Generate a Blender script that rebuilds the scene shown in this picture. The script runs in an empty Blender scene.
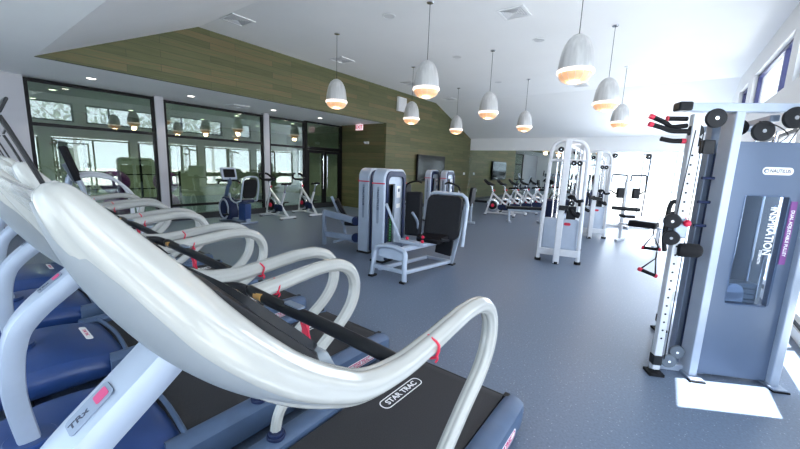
import bpy, bmesh, math, random
from mathutils import Vector, Matrix, Euler
random.seed(7)
PI = math.pi
sc = bpy.context.scene
C = sc.collection

# ------------------------------------------------------------------ camera
W_, H_ = 800, 449
FOC = 352.76
yaw, pitch, roll = math.radians(36.31), math.radians(9.34), math.radians(2.173)
cd = bpy.data.cameras.new('camera'); cam = bpy.data.objects.new('camera', cd); C.objects.link(cam)
cd.sensor_fit = 'HORIZONTAL'; cd.sensor_width = 36.0; cd.lens = FOC * 36.0 / W_
cd.clip_start = 0.02; cd.clip_end = 300
fw = Vector((-math.sin(yaw)*math.cos(pitch), math.cos(yaw)*math.cos(pitch), -math.sin(pitch)))
rt = Vector((math.cos(yaw), math.sin(yaw), 0)); up = rt.cross(fw)
r2 = rt*math.cos(roll) + up*math.sin(roll); u2 = up*math.cos(roll) - rt*math.sin(roll)
cam.matrix_world = Matrix(((r2.x, u2.x, -fw.x, 0), (r2.y, u2.y, -fw.y, 0), (r2.z, u2.z, -fw.z, 1.75), (0, 0, 0, 1)))
sc.camera = cam

# ------------------------------------------------------------------ light
sc.view_settings.view_transform = 'Standard'
sc.view_settings.look = 'None'
sc.view_settings.gamma = 1.0
sc.view_settings.exposure = 0.6
sc.view_settings.use_curve_mapping = False
world = bpy.data.worlds.new('sky'); sc.world = world; world.use_nodes = True
wn = world.node_tree; wn.nodes.clear()
wo = wn.nodes.new('ShaderNodeOutputWorld'); wb = wn.nodes.new('ShaderNodeBackground')
wb.inputs[0].default_value = (0.80, 0.90, 1.0, 1); wb.inputs[1].default_value = 2.4
wn.links.new(wb.outputs[0], wo.inputs[0])
SUN_AZ = Vector((-0.7, -0.38, 0)).normalized()
el = math.radians(59.8)
sd = bpy.data.lights.new('sun', 'SUN'); sd.energy = 26; sd.angle = math.radians(0.6); sd.color = (1.0, 0.95, 0.86)
sun = bpy.data.objects.new('sun', sd); C.objects.link(sun)
sdir = Vector((SUN_AZ.x*math.cos(el), SUN_AZ.y*math.cos(el), -math.sin(el)))
sun.rotation_euler = sdir.to_track_quat('-Z', 'Y').to_euler()
def area(name, loc, size, direction, power, color):
    d = bpy.data.lights.new(name, 'AREA'); d.shape = 'RECTANGLE'; d.size, d.size_y = size; d.energy = power; d.color = color
    o = bpy.data.objects.new(name, d); C.objects.link(o); o.location = loc
    o.rotation_euler = Vector(direction).to_track_quat('-Z', 'Y').to_euler()
    return o
# daylight entering through the windows (outside the panes)
DAY = (0.86, 0.93, 1.0)
area('daylight_right', (1.75, 8.5, 1.45), (18, 2.5), (-1, 0, 0), 285, DAY)
area('daylight_clerestory', (1.75, 6.6, 3.75), (11.5, 0.8), (-1, 0, -0.15), 40, DAY)
area('daylight_back', (-0.25, 18.3, 1.4), (3.1, 2.6), (0, -1, 0), 200, DAY)
area('daylight_front', (-3.5, -3.3, 1.6), (8.5, 2.8), (0, 1, 0), 48, (0.40, 0.75, 1.0))

# ------------------------------------------------------------------ materials
MATS = {}
def mat(name, col, rough=0.5, metal=0.0, var=0.06, scale=8.0, bump=0.0, emit=None, es=0.0, coat=0.0, spec=0.5, stretch=None):
    if name in MATS: return MATS[name]
    m = bpy.data.materials.new(name); m.use_nodes = True; nt = m.node_tree; b = nt.nodes['Principled BSDF']
    tc = nt.nodes.new('ShaderNodeTexCoord'); n = nt.nodes.new('ShaderNodeTexNoise'); n.inputs['Scale'].default_value = scale
    n.inputs['Detail'].default_value = 3
    if stretch:
        mp = nt.nodes.new('ShaderNodeMapping'); mp.inputs['Scale'].default_value = stretch
        nt.links.new(tc.outputs['Object'], mp.inputs[0]); nt.links.new(mp.outputs[0], n.inputs['Vector'])
    else: nt.links.new(tc.outputs['Object'], n.inputs['Vector'])
    r = nt.nodes.new('ShaderNodeValToRGB')
    c0 = [max(0, c*(1-var)) for c in col]; c1 = [min(1, c*(1+var)) for c in col]
    r.color_ramp.elements[0].position = .3; r.color_ramp.elements[1].position = .7
    r.color_ramp.elements[0].color = (*c0, 1); r.color_ramp.elements[1].color = (*c1, 1)
    nt.links.new(n.outputs['Fac'], r.inputs[0]); nt.links.new(r.outputs[0], b.inputs['Base Color'])
    b.inputs['Roughness'].default_value = rough; b.inputs['Metallic'].default_value = metal
    b.inputs['Specular IOR Level'].default_value = spec
    b.inputs['Coat Weight'].default_value = coat
    if bump:
        bp = nt.nodes.new('ShaderNodeBump'); bp.inputs['Strength'].default_value = bump; bp.inputs['Distance'].default_value = .01
        nt.links.new(n.outputs['Fac'], bp.inputs['Height']); nt.links.new(bp.outputs[0], b.inputs['Normal'])
    if emit:
        b.inputs['Emission Color'].default_value = (*emit, 1); b.inputs['Emission Strength'].default_value = es
    MATS[name] = m
    return m
M = {}
M['white_paint'] = mat('white_paint', (.80, .81, .82), .7, var=.015, scale=2)
M['shaded_white'] = mat('shaded_white_paint', (.46, .46, .50), .7, var=.015, scale=2)  # white studio wall and piers, with their shade put into the colour
M['ceiling_paint'] = mat('ceiling_paint', (.84, .85, .86), .85, var=.012, scale=1.2)
M['pearl'] = mat('pearl_plastic', (.40, .40, .375), .25, var=.02, scale=5, coat=.5)
M['white_metal'] = mat('white_powder_coat', (.62, .64, .68), .32, var=.03, coat=.2)
M['silver'] = mat('silver_paint', (.26, .31, .40), .36, metal=.45, var=.05)
M['silver_light'] = mat('light_silver_paint', (.42, .48, .58), .36, metal=.25, var=.04)
M['chrome'] = mat('chrome', (.8, .8, .82), .15, metal=1, var=.03)
M['black'] = mat('black_plastic', (.012, .013, .016), .38, spec=.22, var=.2)
M['black_gloss'] = mat('black_gloss', (.006, .007, .009), .08, var=.1)
M['rubber'] = mat('black_rubber', (.010, .010, .012), .75, spec=.22, var=.2, scale=40, bump=.1)
M['vinyl'] = mat('black_vinyl', (.008, .008, .011), .5, spec=.22, var=.2, scale=30, bump=.08)
M['navy'] = mat('navy_plastic', (.015, .024, .07), .35, spec=.22, var=.1)
M['hood_blue'] = mat('blue_grey_shell', (.016, .05, .18), .38, var=.06, coat=.2)
M['rail_blue'] = mat('blue_grey_rail', (.07, .11, .19), .42, var=.08)
M['panel'] = mat('grey_blue_shroud', (.115, .155, .235), .35, metal=.2, var=.04, scale=2)
M['shell_grey'] = mat('console_grey', (.11, .135, .165), .4, var=.05)
M['red'] = mat('red_plastic', (.62, .01, .05), .4, var=.1)
M['pink'] = mat('pink_label', (.62, .05, .18), .5, var=.05)
M['purple'] = mat('purple_rubber', (.17, .03, .22), .4, var=.1)
M['gold'] = mat('brass_strip', (.75, .42, .12), .35, metal=.6, var=.1)
M['green'] = mat('green_labels', (.05, .35, .08), .5, var=.1)
M['alu'] = mat('brushed_aluminium', (.66, .66, .66), .3, metal=.55, var=.14, scale=16, stretch=(1, 1, .05))
M['glow'] = mat('warm_diffuser', (.62, .40, .24), .4, emit=(1, .50, .24), es=.42, var=.1, scale=30)
M['rimglow'] = mat('lit_rim', (.95, .9, .85), .4, emit=(1, .82, .72), es=1.0, var=.02)
M['downlight'] = mat('downlight_lens', (.9, .9, .85), .4, emit=(1, .93, .82), es=5, var=.01)
M['dark_frame'] = mat('dark_bronze_frame', (.006, .006, .007), .45, var=.1, spec=.2)
M['win_frame'] = mat('window_frame', (.03, .035, .12), .4, var=.1)
M['lip_grey'] = mat('console_lip_grey', (.20, .23, .26), .35, var=.04)
M['grille'] = mat('speaker_grille', (.62, .63, .65), .7, var=.1, scale=120)
M['letter_white'] = mat('white_lettering', (.85, .85, .85), .5, var=.01)
M['letter_dark'] = mat('dark_lettering', (.03, .04, .08), .5, var=.05)
M['lavender'] = mat('purple_banner', (.20, .05, .24), .5, var=.05)
M['dark_base'] = mat('dark_skirting', (.02, .022, .025), .5, var=.1)
M['studio_wall'] = mat('studio_wall', (.34, .36, .30), .7, var=.12, scale=2)
M['concrete'] = mat('pale_concrete', (.30, .31, .30), .9, var=.08, scale=3)
M['leaf'] = mat('leaf_green', (.08, .14, .05), .7, var=.4, scale=3)
M['bark'] = mat('bark', (.12, .09, .07), .9, var=.2, scale=10)

def wood(name, ramp, plank_h=.14, plank_l=1.6, axis='Y'):
    m = bpy.data.materials.new(name); m.use_nodes = True; nt = m.node_tree; b = nt.nodes['Principled BSDF']
    tc = nt.nodes.new('ShaderNodeTexCoord'); sp = nt.nodes.new('ShaderNodeSeparateXYZ'); cb = nt.nodes.new('ShaderNodeCombineXYZ')
    nt.links.new(tc.outputs['Object'], sp.inputs[0]); nt.links.new(sp.outputs[axis], cb.inputs[0]); nt.links.new(sp.outputs['Z'], cb.inputs[1])
    br = nt.nodes.new('ShaderNodeTexBrick'); br.inputs['Scale'].default_value = 1
    br.inputs['Brick Width'].default_value = plank_l; br.inputs['Row Height'].default_value = plank_h
    br.inputs['Mortar Size'].default_value = .004; br.offset = .37; br.inputs['Bias'].default_value = 0
    br.inputs['Color1'].default_value = (0, 0, 0, 1); br.inputs['Color2'].default_value = (1, 1, 1, 1); br.inputs['Mortar'].default_value = (.2, .2, .2, 1)
    nt.links.new(cb.outputs[0], br.inputs['Vector'])
    mp = nt.nodes.new('ShaderNodeMapping'); mp.inputs['Scale'].default_value = (1.2, 22, 1); nt.links.new(cb.outputs[0], mp.inputs[0])
    n = nt.nodes.new('ShaderNodeTexNoise'); n.inputs['Scale'].default_value = 1.5; n.inputs['Detail'].default_value = 6; nt.links.new(mp.outputs[0], n.inputs['Vector'])
    mx = nt.nodes.new('ShaderNodeMath'); mx.operation = 'MULTIPLY_ADD'; mx.inputs[1].default_value = .34
    nt.links.new(br.outputs['Color'], mx.inputs[0]); 
    m2 = nt.nodes.new('ShaderNodeMath'); m2.operation = 'MULTIPLY'; m2.inputs[1].default_value = .66; nt.links.new(n.outputs['Fac'], m2.inputs[0])
    nt.links.new(m2.outputs[0], mx.inputs[2])
    r = nt.nodes.new('ShaderNodeValToRGB'); 
    while len(r.color_ramp.elements) < len(ramp): r.color_ramp.elements.new(.5)
    for e, (p, c) in zip(r.color_ramp.elements, ramp): e.position = p; e.color = (*c, 1)
    nt.links.new(mx.outputs[0], r.inputs[0]); 
    sm = nt.nodes.new('ShaderNodeMix'); sm.data_type = 'RGBA'; sm.inputs['B'].default_value = (.05, .055, .03, 1)
    nt.links.new(br.outputs['Fac'], sm.inputs['Factor']); nt.links.new(r.outputs[0], sm.inputs['A'])
    nt.links.new(sm.outputs['Result'], b.inputs['Base Color'])
    b.inputs['Roughness'].default_value = .6
    return m
M['wood_green'] = wood('green_stained_planks', [(.1, (.052, .056, .02)), (.35, (.084, .090, .034)), (.55, (.110, .112, .046)), (.68, (.150, .112, .048)), (1, (.16, .15, .075))])
M['wood_green_x'] = wood('green_stained_planks_recess', [(.1, (.052, .056, .02)), (.35, (.084, .090, .034)), (.55, (.110, .112, .046)), (.68, (.150, .112, .048)), (1, (.16, .15, .075))], axis='X')

def floor_mat():
    m = bpy.data.materials.new('speckled_rubber_floor'); m.use_nodes = True; nt = m.node_tree; b = nt.nodes['Principled BSDF']
    tc = nt.nodes.new('ShaderNodeTexCoord')
    v = nt.nodes.new('ShaderNodeTexVoronoi'); v.inputs['Scale'].default_value = 42; nt.links.new(tc.outputs['Object'], v.inputs['Vector'])
    r = nt.nodes.new('ShaderNodeValToRGB'); r.color_ramp.elements[0].position = .10; r.color_ramp.elements[0].color = (.42, .46, .55, 1)
    r.color_ramp.elements[1].position = .2; r.color_ramp.elements[1].color = (0.155, .205, .295, 1)
    nt.links.new(v.outputs['Distance'], r.inputs[0])
    n = nt.nodes.new('ShaderNodeTexNoise'); n.inputs['Scale'].default_value = 60; nt.links.new(tc.outputs['Object'], n.inputs['Vector'])
    gt = nt.nodes.new('ShaderNodeMath'); gt.operation = 'GREATER_THAN'; gt.inputs[1].default_value = .52; nt.links.new(v.outputs['Color'], gt.inputs[0])
    mx = nt.nodes.new('ShaderNodeMix'); mx.data_type = 'RGBA'; mx.inputs['A'].default_value = (.155, .205, .295, 1)
    nt.links.new(gt.outputs[0], mx.inputs['Factor']); nt.links.new(r.outputs[0], mx.inputs['B'])
    m2 = nt.nodes.new('ShaderNodeMix'); m2.data_type = 'RGBA'; m2.blend_type = 'MULTIPLY'; m2.inputs['Factor'].default_value = .5
    nt.links.new(mx.outputs['Result'], m2.inputs['A']); nt.links.new(n.outputs['Fac'], m2.inputs['B'])
    nt.links.new(m2.outputs['Result'], b.inputs['Base Color']); b.inputs['Roughness'].default_value = .38
    b.inputs['Specular IOR Level'].default_value = .45
    return m
M['floor'] = floor_mat()

def glass(name, tint, refl):
    m = bpy.data.materials.new(name); m.use_nodes = True; nt = m.node_tree; nt.nodes.clear()
    o = nt.nodes.new('ShaderNodeOutputMaterial'); t = nt.nodes.new('ShaderNodeBsdfTransparent'); g = nt.nodes.new('ShaderNodeBsdfGlossy')
    t.inputs[0].default_value = (*tint, 1); g.inputs[0].default_value = (1, 1, 1, 1); g.inputs['Roughness'].default_value = .008
    mx = nt.nodes.new('ShaderNodeMixShader'); fc = nt.nodes.new('ShaderNodeLayerWeight'); fc.inputs[0].default_value = .5
    lw = nt.nodes.new('ShaderNodeMath'); lw.operation = 'POWER'; lw.inputs[1].default_value = 5; nt.links.new(fc.outputs['Facing'], lw.inputs[0])
    ad = nt.nodes.new('ShaderNodeMath'); ad.operation = 'ADD'; ad.use_clamp = True; ad.inputs[1].default_value = refl
    n = nt.nodes.new('ShaderNodeTexNoise'); n.inputs['Scale'].default_value = .8
    tc = nt.nodes.new('ShaderNodeTexCoord'); nt.links.new(tc.outputs['Object'], n.inputs['Vector'])
    bp = nt.nodes.new('ShaderNodeBump'); bp.inputs['Strength'].default_value = .02; bp.inputs['Distance'].default_value = .02
    nt.links.new(n.outputs['Fac'], bp.inputs['Height']); nt.links.new(bp.outputs[0], g.inputs['Normal'])
    nt.links.new(lw.outputs[0], ad.inputs[0]); nt.links.new(ad.outputs[0], mx.inputs[0])
    nt.links.new(t.outputs[0], mx.inputs[1]); nt.links.new(g.outputs[0], mx.inputs[2]); nt.links.new(mx.outputs[0], o.inputs[0])
    return m
M['studio_glass'] = glass('studio_glass', (.66, .78, .66), .11)
M['window_glass'] = glass('window_glass', (.95, .97, 1), .02)
M['smoke_glass'] = glass('clear_cover', (.74, .80, .88), .04)
M['mirror'] = mat('mirror_glass', (.80, .86, .82), .01, metal=1, var=.005)
def screen_mat():
    m = mat('tv_screen', (.006, .006, .008), .1, spec=.18, var=.2, scale=3)
    return m
M['screen'] = screen_mat()

# ------------------------------------------------------------------ mesh helpers
def add_box(bm, c, s, rot=None, taper=None):
    v = []
    for k in (-1, 1):
        for (i, j) in ((-1, -1), (1, -1), (1, 1), (-1, 1)):
            t = taper if (taper and k > 0) else 1
            p = Vector((i*s[0]/2*t, j*s[1]/2*t, k*s[2]/2))
            if rot is not None: p = rot @ p
            v.append(bm.verts.new(p + Vector(c)))
    for f in ((3, 2, 1, 0), (4, 5, 6, 7), (0, 1, 5, 4), (1, 2, 6, 5), (2, 3, 7, 6), (3, 0, 4, 7)):
        bm.faces.new([v[i] for i in f])
def rx(a): return Matrix.Rotation(a, 3, 'X')
def ry(a): return Matrix.Rotation(a, 3, 'Y')
def rz(a): return Matrix.Rotation(a, 3, 'Z')
def add_beam(bm, a, b, w, h, upv=(0, 0, 1)):
    a = Vector(a); b = Vector(b); d = b-a; L = d.length; z = d.normalized(); u = Vector(upv)
    if abs(z.dot(u)) > .95: u = Vector((0, 1, 0))
    x = u.cross(z).normalized(); y = z.cross(x)
    R = Matrix((x, y, z)).transposed()
    add_box(bm, (a+b)/2, (w, h, L), R)
def smooth_path(pts, n=6, closed=False):
    P = [Vector(p) for p in pts]; out = []; N = len(P)
    rng = range(N) if closed else range(N-1)
    for i in rng:
        p0 = P[(i-1) % N] if (closed or i > 0) else P[0]*2-P[1]
        p1 = P[i]; p2 = P[(i+1) % N]; p3 = P[(i+2) % N] if (closed or i+2 < N) else P[-1]*2-P[-2]
        for k in range(n):
            t = k/n
            out.append(.5*((2*p1)+(p2-p0)*t+(2*p0-5*p1+4*p2-p3)*t*t+(3*p1-p0-3*p2+p3)*t**3))
    if not closed: out.append(P[-1].copy())
    return out
def add_tube(bm, pts, r, seg=10, closed=False, side=None, prof=None, caps=True):
    """pts: vectors; r: number, list, or list of (a,b) half sizes (a along side, b across)"""
    P = [Vector(p) for p in pts]; N = len(P); rings = []
    prev = None
    for i in range(N):
        if closed: t = (P[(i+1) % N]-P[i-1]).normalized()
        else: t = (P[min(i+1, N-1)]-P[max(i-1, 0)]).normalized()
        if side is not None: x = (Vector(side)-t*t.dot(Vector(side))).normalized()
        elif prev is None:
            u = Vector((0, 0, 1)) if abs(t.z) < .9 else Vector((1, 0, 0)); x = u.cross(t).normalized()
        else: x = (prev-t*t.dot(prev)).normalized()
        prev = x; y = t.cross(x)
        ri = r[i] if isinstance(r, (list, tuple)) and not (len(r) == 2 and N != 2 and not isinstance(r[0], (list, tuple))) else r
        a, b_ = ri if isinstance(ri, (list, tuple)) else (ri, ri)
        ring = []
        for k in range(seg):
            th = 2*PI*k/seg; q = prof(th) if prof else 1
            ring.append(bm.verts.new(P[i]+x*math.cos(th)*a*q+y*math.sin(th)*b_*q))
        rings.append(ring)
    for i in range(N if closed else N-1):
        A = rings[i]; B = rings[(i+1) % N]
        for k in range(seg): bm.faces.new((A[k], A[(k+1) % seg], B[(k+1) % seg], B[k]))
    if not closed and caps:
        bm.faces.new(list(reversed(rings[0]))); bm.faces.new(rings[-1])
def add_cyl(bm, a, b, r, seg=16): add_tube(bm, [Vector(a), Vector(b)], [r, r], seg)
def add_lathe(bm, prof, c=(0, 0, 0), seg=24, axis='Z', R=None):
    rings = []
    for (r, z) in prof:
        ring = []
        for k in range(seg):
            th = 2*PI*k/seg; p = Vector((r*math.cos(th), r*math.sin(th), z))
            if R is not None: p = R @ p
            ring.append(bm.verts.new(p+Vector(c)))
        rings.append(ring)
    for A, B in zip(rings, rings[1:]):
        for k in range(seg): bm.faces.new((A[k], A[(k+1) % seg], B[(k+1) % seg], B[k]))
    return rings
def add_disc(bm, c, r, h, normal=(0, 0, 1), seg=24, hole=0):
    n = Vector(normal).normalized(); c = Vector(c)
    R = n.to_track_quat('Z', 'Y').to_matrix()
    pr = [(r*.93, -h/2), (r, -h/2*.6), (r, h/2*.6), (r*.93, h/2)]
    if hole:
        pr = [(hole, -h/2)]+pr+[(hole, h/2), (hole, -h/2)]
        add_lathe(bm, pr, c, seg, R=R)
    else:
        pr = [(.0005, -h/2)]+pr+[(.0005, h/2)]
        add_lathe(bm, pr, c, seg, R=R)
def add_prism(bm, outline, o, u, v, n, d):
    """outline 2D points extruded by d along n from origin o; u,v plane axes"""
    o = Vector(o); u = Vector(u); v = Vector(v); n = Vector(n)
    a = [bm.verts.new(o+u*x+v*y) for x, y in outline]; b = [bm.verts.new(o+u*x+v*y+n*d) for x, y in outline]
    bm.faces.new(list(reversed(a))); bm.faces.new(b)
    for i in range(len(a)):
        j = (i+1) % len(a); bm.faces.new((a[i], a[j], b[j], b[i]))
def add_ring_prism(bm, outer, inner, o, u, v, n, d):
    o = Vector(o); u = Vector(u); v = Vector(v); n = Vector(n)
    L = []
    for dd in (0, d):
        for pl in (outer, inner): L.append([bm.verts.new(o+u*x+v*y+n*dd) for x, y in pl])
    oa, ia, ob, ib = L; N = len(outer)
    for i in range(N):
        j = (i+1) % N
        bm.faces.new((oa[j], oa[i], ia[i], ia[j])); bm.faces.new((ob[i], ob[j], ib[j], ib[i]))
        bm.faces.new((oa[i], oa[j], ob[j], ob[i])); bm.faces.new((ia[j], ia[i], ib[i], ib[j]))
def rrect(x0, y0, x1, y1, r, n=5):
    o = []
    for cx, cy, a0 in ((x1-r, y0+r, -90), (x1-r, y1-r, 0), (x0+r, y1-r, 90), (x0+r, y0+r, 180)):
        for k in range(n+1):
            a = math.radians(a0+90*k/n); o.append((cx+r*math.cos(a), cy+r*math.sin(a)))
    return o
def add_ball(bm, c, r, s=(1, 1, 1), seg=16):
    pr = [(max(.0005, r*math.sin(PI*i/10)), -r*math.cos(PI*i/10)) for i in range(11)]
    n0 = len(bm.verts); add_lathe(bm, pr, (0, 0, 0), seg); bm.verts.ensure_lookup_table()
    for vv in bm.verts[n0:]: vv.co = Vector((vv.co.x*s[0], vv.co.y*s[1], vv.co.z*s[2]))+Vector(c)
def B(): return bmesh.new()
def obj(name, bm, m, parent=None, smooth=True, bevel=0.0, loc=None, rotz=None):
    bmesh.ops.recalc_face_normals(bm, faces=bm.faces)
    me = bpy.data.meshes.new(name); bm.to_mesh(me); bm.free()
    o = bpy.data.objects.new(name, me); C.objects.link(o); me.materials.append(M[m] if isinstance(m, str) else m)
    if parent: o.parent = parent
    if loc: o.location = loc
    if rotz: o.rotation_euler = (0, 0, rotz)
    if smooth:
        for p in me.polygons: p.use_smooth = True
        try: me.set_sharp_from_angle(angle=math.radians(38))
        except Exception: pass
    if bevel:
        b = o.modifiers.new('bevel', 'BEVEL'); b.width = bevel; b.segments = 3; b.limit_method = 'ANGLE'; b.angle_limit = math.radians(40)
    return o
def thing(name, label, cat, loc=(0, 0, 0), rotz=0, group=None):
    o = bpy.data.objects.new(name, None); C.objects.link(o); o.empty_display_size = .1
    o.location = loc; o.rotation_euler = (0, 0, rotz); o['label'] = label; o['category'] = cat
    if group: o['group'] = group
    return o
def tag(o, label, cat, group=None):
    o['label'] = label; o['category'] = cat
    if group: o['group'] = group
    return o
def struct(name, bm, m, smooth=False, parent=None):
    o = obj(name, bm, m, parent, smooth)
    if not parent: o['kind'] = 'structure'
    return o
def kids(o): return [c for c in bpy.data.objects if c.parent == o]
def dup(root, loc, rotz=0, label=None, group=None):
    r = root.copy(); C.objects.link(r); r.location = loc; r.rotation_euler = (0, 0, rotz)
    if label: r['label'] = label
    if group: r['group'] = group
    def rec(src, dst):
        for ch in kids(src):
            if ch is dst: continue
            c = ch.copy(); C.objects.link(c); c.parent = dst; rec(ch, c)
    rec(root, r)
    return r
def text(name, body, size, mtx, m, parent=None, depth=.0015, shear=0, xs=1.0):
    cu = bpy.data.curves.new('lettering', 'FONT'); cu.body = body; cu.size = size; cu.extrude = depth; cu.align_x = 'CENTER'; cu.align_y = 'CENTER'; cu.shear = shear
    cu.offset = size*.018
    t = bpy.data.objects.new('lettering', cu); C.objects.link(t)
    dg = bpy.context.evaluated_depsgraph_get(); me = bpy.data.meshes.new_from_object(t.evaluated_get(dg))
    bpy.data.objects.remove(t)
    me.transform(Matrix.Scale(xs, 4, (1, 0, 0))); me.transform(mtx); me.materials.clear(); me.materials.append(M[m])
    o = bpy.data.objects.new(name, me); C.objects.link(o)
    if parent: o.parent = parent
    return o
def frame_m(o, xdir, ydir):
    x = Vector(xdir).normalized(); y = Vector(ydir).normalized(); z = x.cross(y).normalized(); y = z.cross(x)
    m = Matrix((x, y, z)).transposed().to_4x4(); m.translation = Vector(o); return m

# ------------------------------------------------------------------ setting
XW, XG, XR = -8.61, -11.0, 1.39      # timber wall, studio glass, right wall
YB, YF = 17.9, -3.0                  # back wall, front wall
ZS, ZC = 3.33, 4.6                   # soffit, flat ceiling
Y0, Y1, Y2 = 1.34, 3.975, 14.1       # sloped ceiling profile
YREC = 10.62                         # end of the recess

bm = B(); add_box(bm, ((XR-18)/2+0.2, 7.3, -.05), (XR+18.4, 22.0, .1)); struct('floor', bm, 'floor')
def slab(bm, pts, t=.08):
    a = [bm.verts.new(p) for p in pts]; b = [bm.verts.new((p[0], p[1], p[2]+t)) for p in pts]
    bm.faces.new(a); bm.faces.new(list(reversed(b)))
    for i in range(len(a)):
        j = (i+1) % len(a); bm.faces.new((a[i], b[i], b[j], a[j]))
bm = B()
prof = [(YF, ZS), (Y0, ZS), (Y1, ZC), (Y2, ZC), (YB+.1, ZS-.02)]
lo = [[bm.verts.new((x, y, z)) for y, z in prof] for x in (XW-.1, XR+.1)]
hi = [[bm.verts.new((x, y, z+.15)) for y, z in prof] for x in (XW-.1, XR+.1)]
for i in range(len(prof)-1):
    bm.faces.new((lo[0][i], lo[0][i+1], lo[1][i+1], lo[1][i])); bm.faces.new((hi[0][i], hi[1][i], hi[1][i+1], hi[0][i+1]))
    for s in (0, 1): bm.faces.new((lo[s][i], hi[s][i], hi[s][i+1], lo[s][i+1]))
for i in (0, -1): bm.faces.new((lo[0][i], lo[1][i], hi[1][i], hi[0][i]))
struct('ceiling', bm, 'ceiling_paint')
bm = B(); slab(bm, [(XW-.1, YF, ZS), (-18, YF, ZS), (-18, YB, ZS), (XW-.1, YB, ZS)], .1); struct('ceiling', bm, 'ceiling_paint')
# timber wall: the gable above the soffit and the full-height part beyond the recess
bm = B()
add_prism(bm, [(Y0, ZS), (YREC, ZS), (YREC, 0), (YB, 0), (YB, ZS), (Y2, ZC), (Y1, ZC)], (XW-.1, 0, 0), (0, 1, 0), (0, 0, 1), (1, 0, 0), .1)
struct('wall_left', bm, 'wood_green')
bm = B(); add_box(bm, ((XW+XG)/2-.05, YREC+.05, ZS/2), (XW-XG-.1, .1, ZS)); struct('wall_recess', bm, 'wood_green_x')
bm = B(); add_box(bm, (XW+.012, (YREC+YB)/2, .07), (.024, YB-YREC, .14)); struct('baseboard_left', bm, 'dark_base')
# studio behind the glass
bm = B(); add_box(bm, (-18, 6, ZS/2), (.1, 18, ZS)); struct('wall_studio', bm, 'studio_wall')
bm = B(); add_box(bm, (-14.5, 13.0, ZS/2), (7, .1, ZS)); struct('wall_studio_end', bm, 'studio_wall')
# back wall
bm = B()
add_box(bm, ((XW+XR)/2, YB+.02, 3.06), (XR-XW, .12, .62))
add_box(bm, (-2.08, YB+.06, 1.4), (.42, .12, 2.8))
add_box(bm, ((XW-2.29)/2, YB+.09, 1.4), (6.35, .1, 2.8))
add_box(bm, (-13.3, YB+.06, 1.67), (9.3, .12, 3.33))
struct('wall_back', bm, 'white_paint')
bm = B(); add_box(bm, ((XW-2.29)/2, YB+.02, 1.43), (-2.29-XW, .03, 2.64)); o = obj('wall_mirror', bm, 'mirror', smooth=False); tag(o, 'large wall mirror spanning the far wall behind the spin bikes', 'mirror')
bm = B(); add_box(bm, ((XW-2.29)/2, YB-.01, .055), (-2.29-XW, .03, .11)); struct('baseboard_back', bm, 'dark_base')
# back windows
def window(name, axis, fixed, a0, a1, z0, z1, mull, trans=(), fm='dark_frame', gm='window_glass', w=.06, d=.08):
    bm = B()
    def bar(a, b, za, zb):
        c = ((a+b)/2, (za+zb)/2); s = (b-a, zb-za)
        if axis == 'X': add_box(bm, (c[0], fixed, c[1]), (s[0], d, s[1]))
        else: add_box(bm, (fixed, c[0], c[1]), (d, s[0], s[1]))
    bar(a0, a1, z0, z0+w); bar(a0, a1, z1-w, z1); bar(a0, a0+w, z0+w, z1-w); bar(a1-w, a1, z0+w, z1-w)
    for m_ in mull: bar(m_-w/2, m_+w/2, z0+w, z1-w)
    for t in trans:
        tz, th = t if isinstance(t, tuple) else (t, w)
        xs = [a0+w]+[q for m_ in sorted(mull) for q in (m_-w/2, m_+w/2)]+[a1-w]
        for i in range(0, len(xs), 2): bar(xs[i], xs[i+1], tz-th/2, tz+th/2)
    o = struct(name, bm, fm)
    g = B(); c = ((a0+a1)/2, (z0+z1)/2)
    if axis == 'X': add_box(g, (c[0], fixed, c[1]), (a1-a0-w, .012, z1-z0-w))
    else: add_box(g, (fixed, c[0], c[1]), (.012, a1-a0-w, z1-z0-w))
    obj('pane', g, gm, o, smooth=False)
    return o
window('window_1', 'X', YB+.05, -1.87, XR, .05, 2.75, (-.78, .3), (), fm='white_metal', w=.05)
# right wall: storefront glazing below, clerestory above
CL = [(-2.6, .2), (1.6, 4.75), (5.2, 8.2), (8.65, 12.0), (12.6, 14.0)]
SF = [(-2.7, .3), (.7, 3.4), (3.84, 6.9), (7.3, 10.4), (10.8, 13.9), (14.3, 17.4)]
bm = B()
def wallbox(y0, y1, z0, z1): add_box(bm, (XR+.11, (y0+y1)/2, (z0+z1)/2), (.22, y1-y0, z1-z0))
wallbox(YF, YB+.2, 2.55, 3.27)
ys = [YF]+[q for a, b in SF for q in (a, b)]+[YB+.2]
for i in range(0, len(ys), 2): wallbox(ys[i], ys[i+1], 0, 2.55)
for a, b in SF: wallbox(a, b, 0, .12)
ys = [YF]+[q for a, b in CL for q in (a, b)]+[YB+.2]
for i in range(0, len(ys), 2): wallbox(ys[i], ys[i+1], 3.27, 4.17)
wallbox(YF, YB+.2, 4.17, 4.75)
struct('wall_right', bm, 'white_paint')
n = 2
for a, b in CL:
    window('window_%d' % n, 'Y', XR+.12, a, b, 3.27, 4.17, ((a+.95,) if b-a > 2 else ()), (), fm='win_frame', w=.07); n += 1
for a, b in SF:
    window('window_%d' % n, 'Y', XR+.06, a, b, .12, 2.5, ((a+b)/2,), ((.80, .26),), fm='dark_frame', w=.06); n += 1
# front wall behind the camera
bm = B()
add_box(bm, (-13.0, YF-.06, ZS/2), (10.6, .12, ZS)); add_box(bm, (XR-.25, YF-.06, ZS/2), (.7, .12, ZS))
add_box(bm, (-3.45, YF-.06, 3.2), (8.7, .12, .3)); add_box(bm, (-3.45, YF-.06, .06), (8.7, .12, .12))
struct('wall_front', bm, 'white_paint')
window('window_%d' % n, 'X', YF-.06, -7.7, .8, .12, 3.05, (-5.6, -3.45, -1.3), (2.3,)); n += 1
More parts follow.
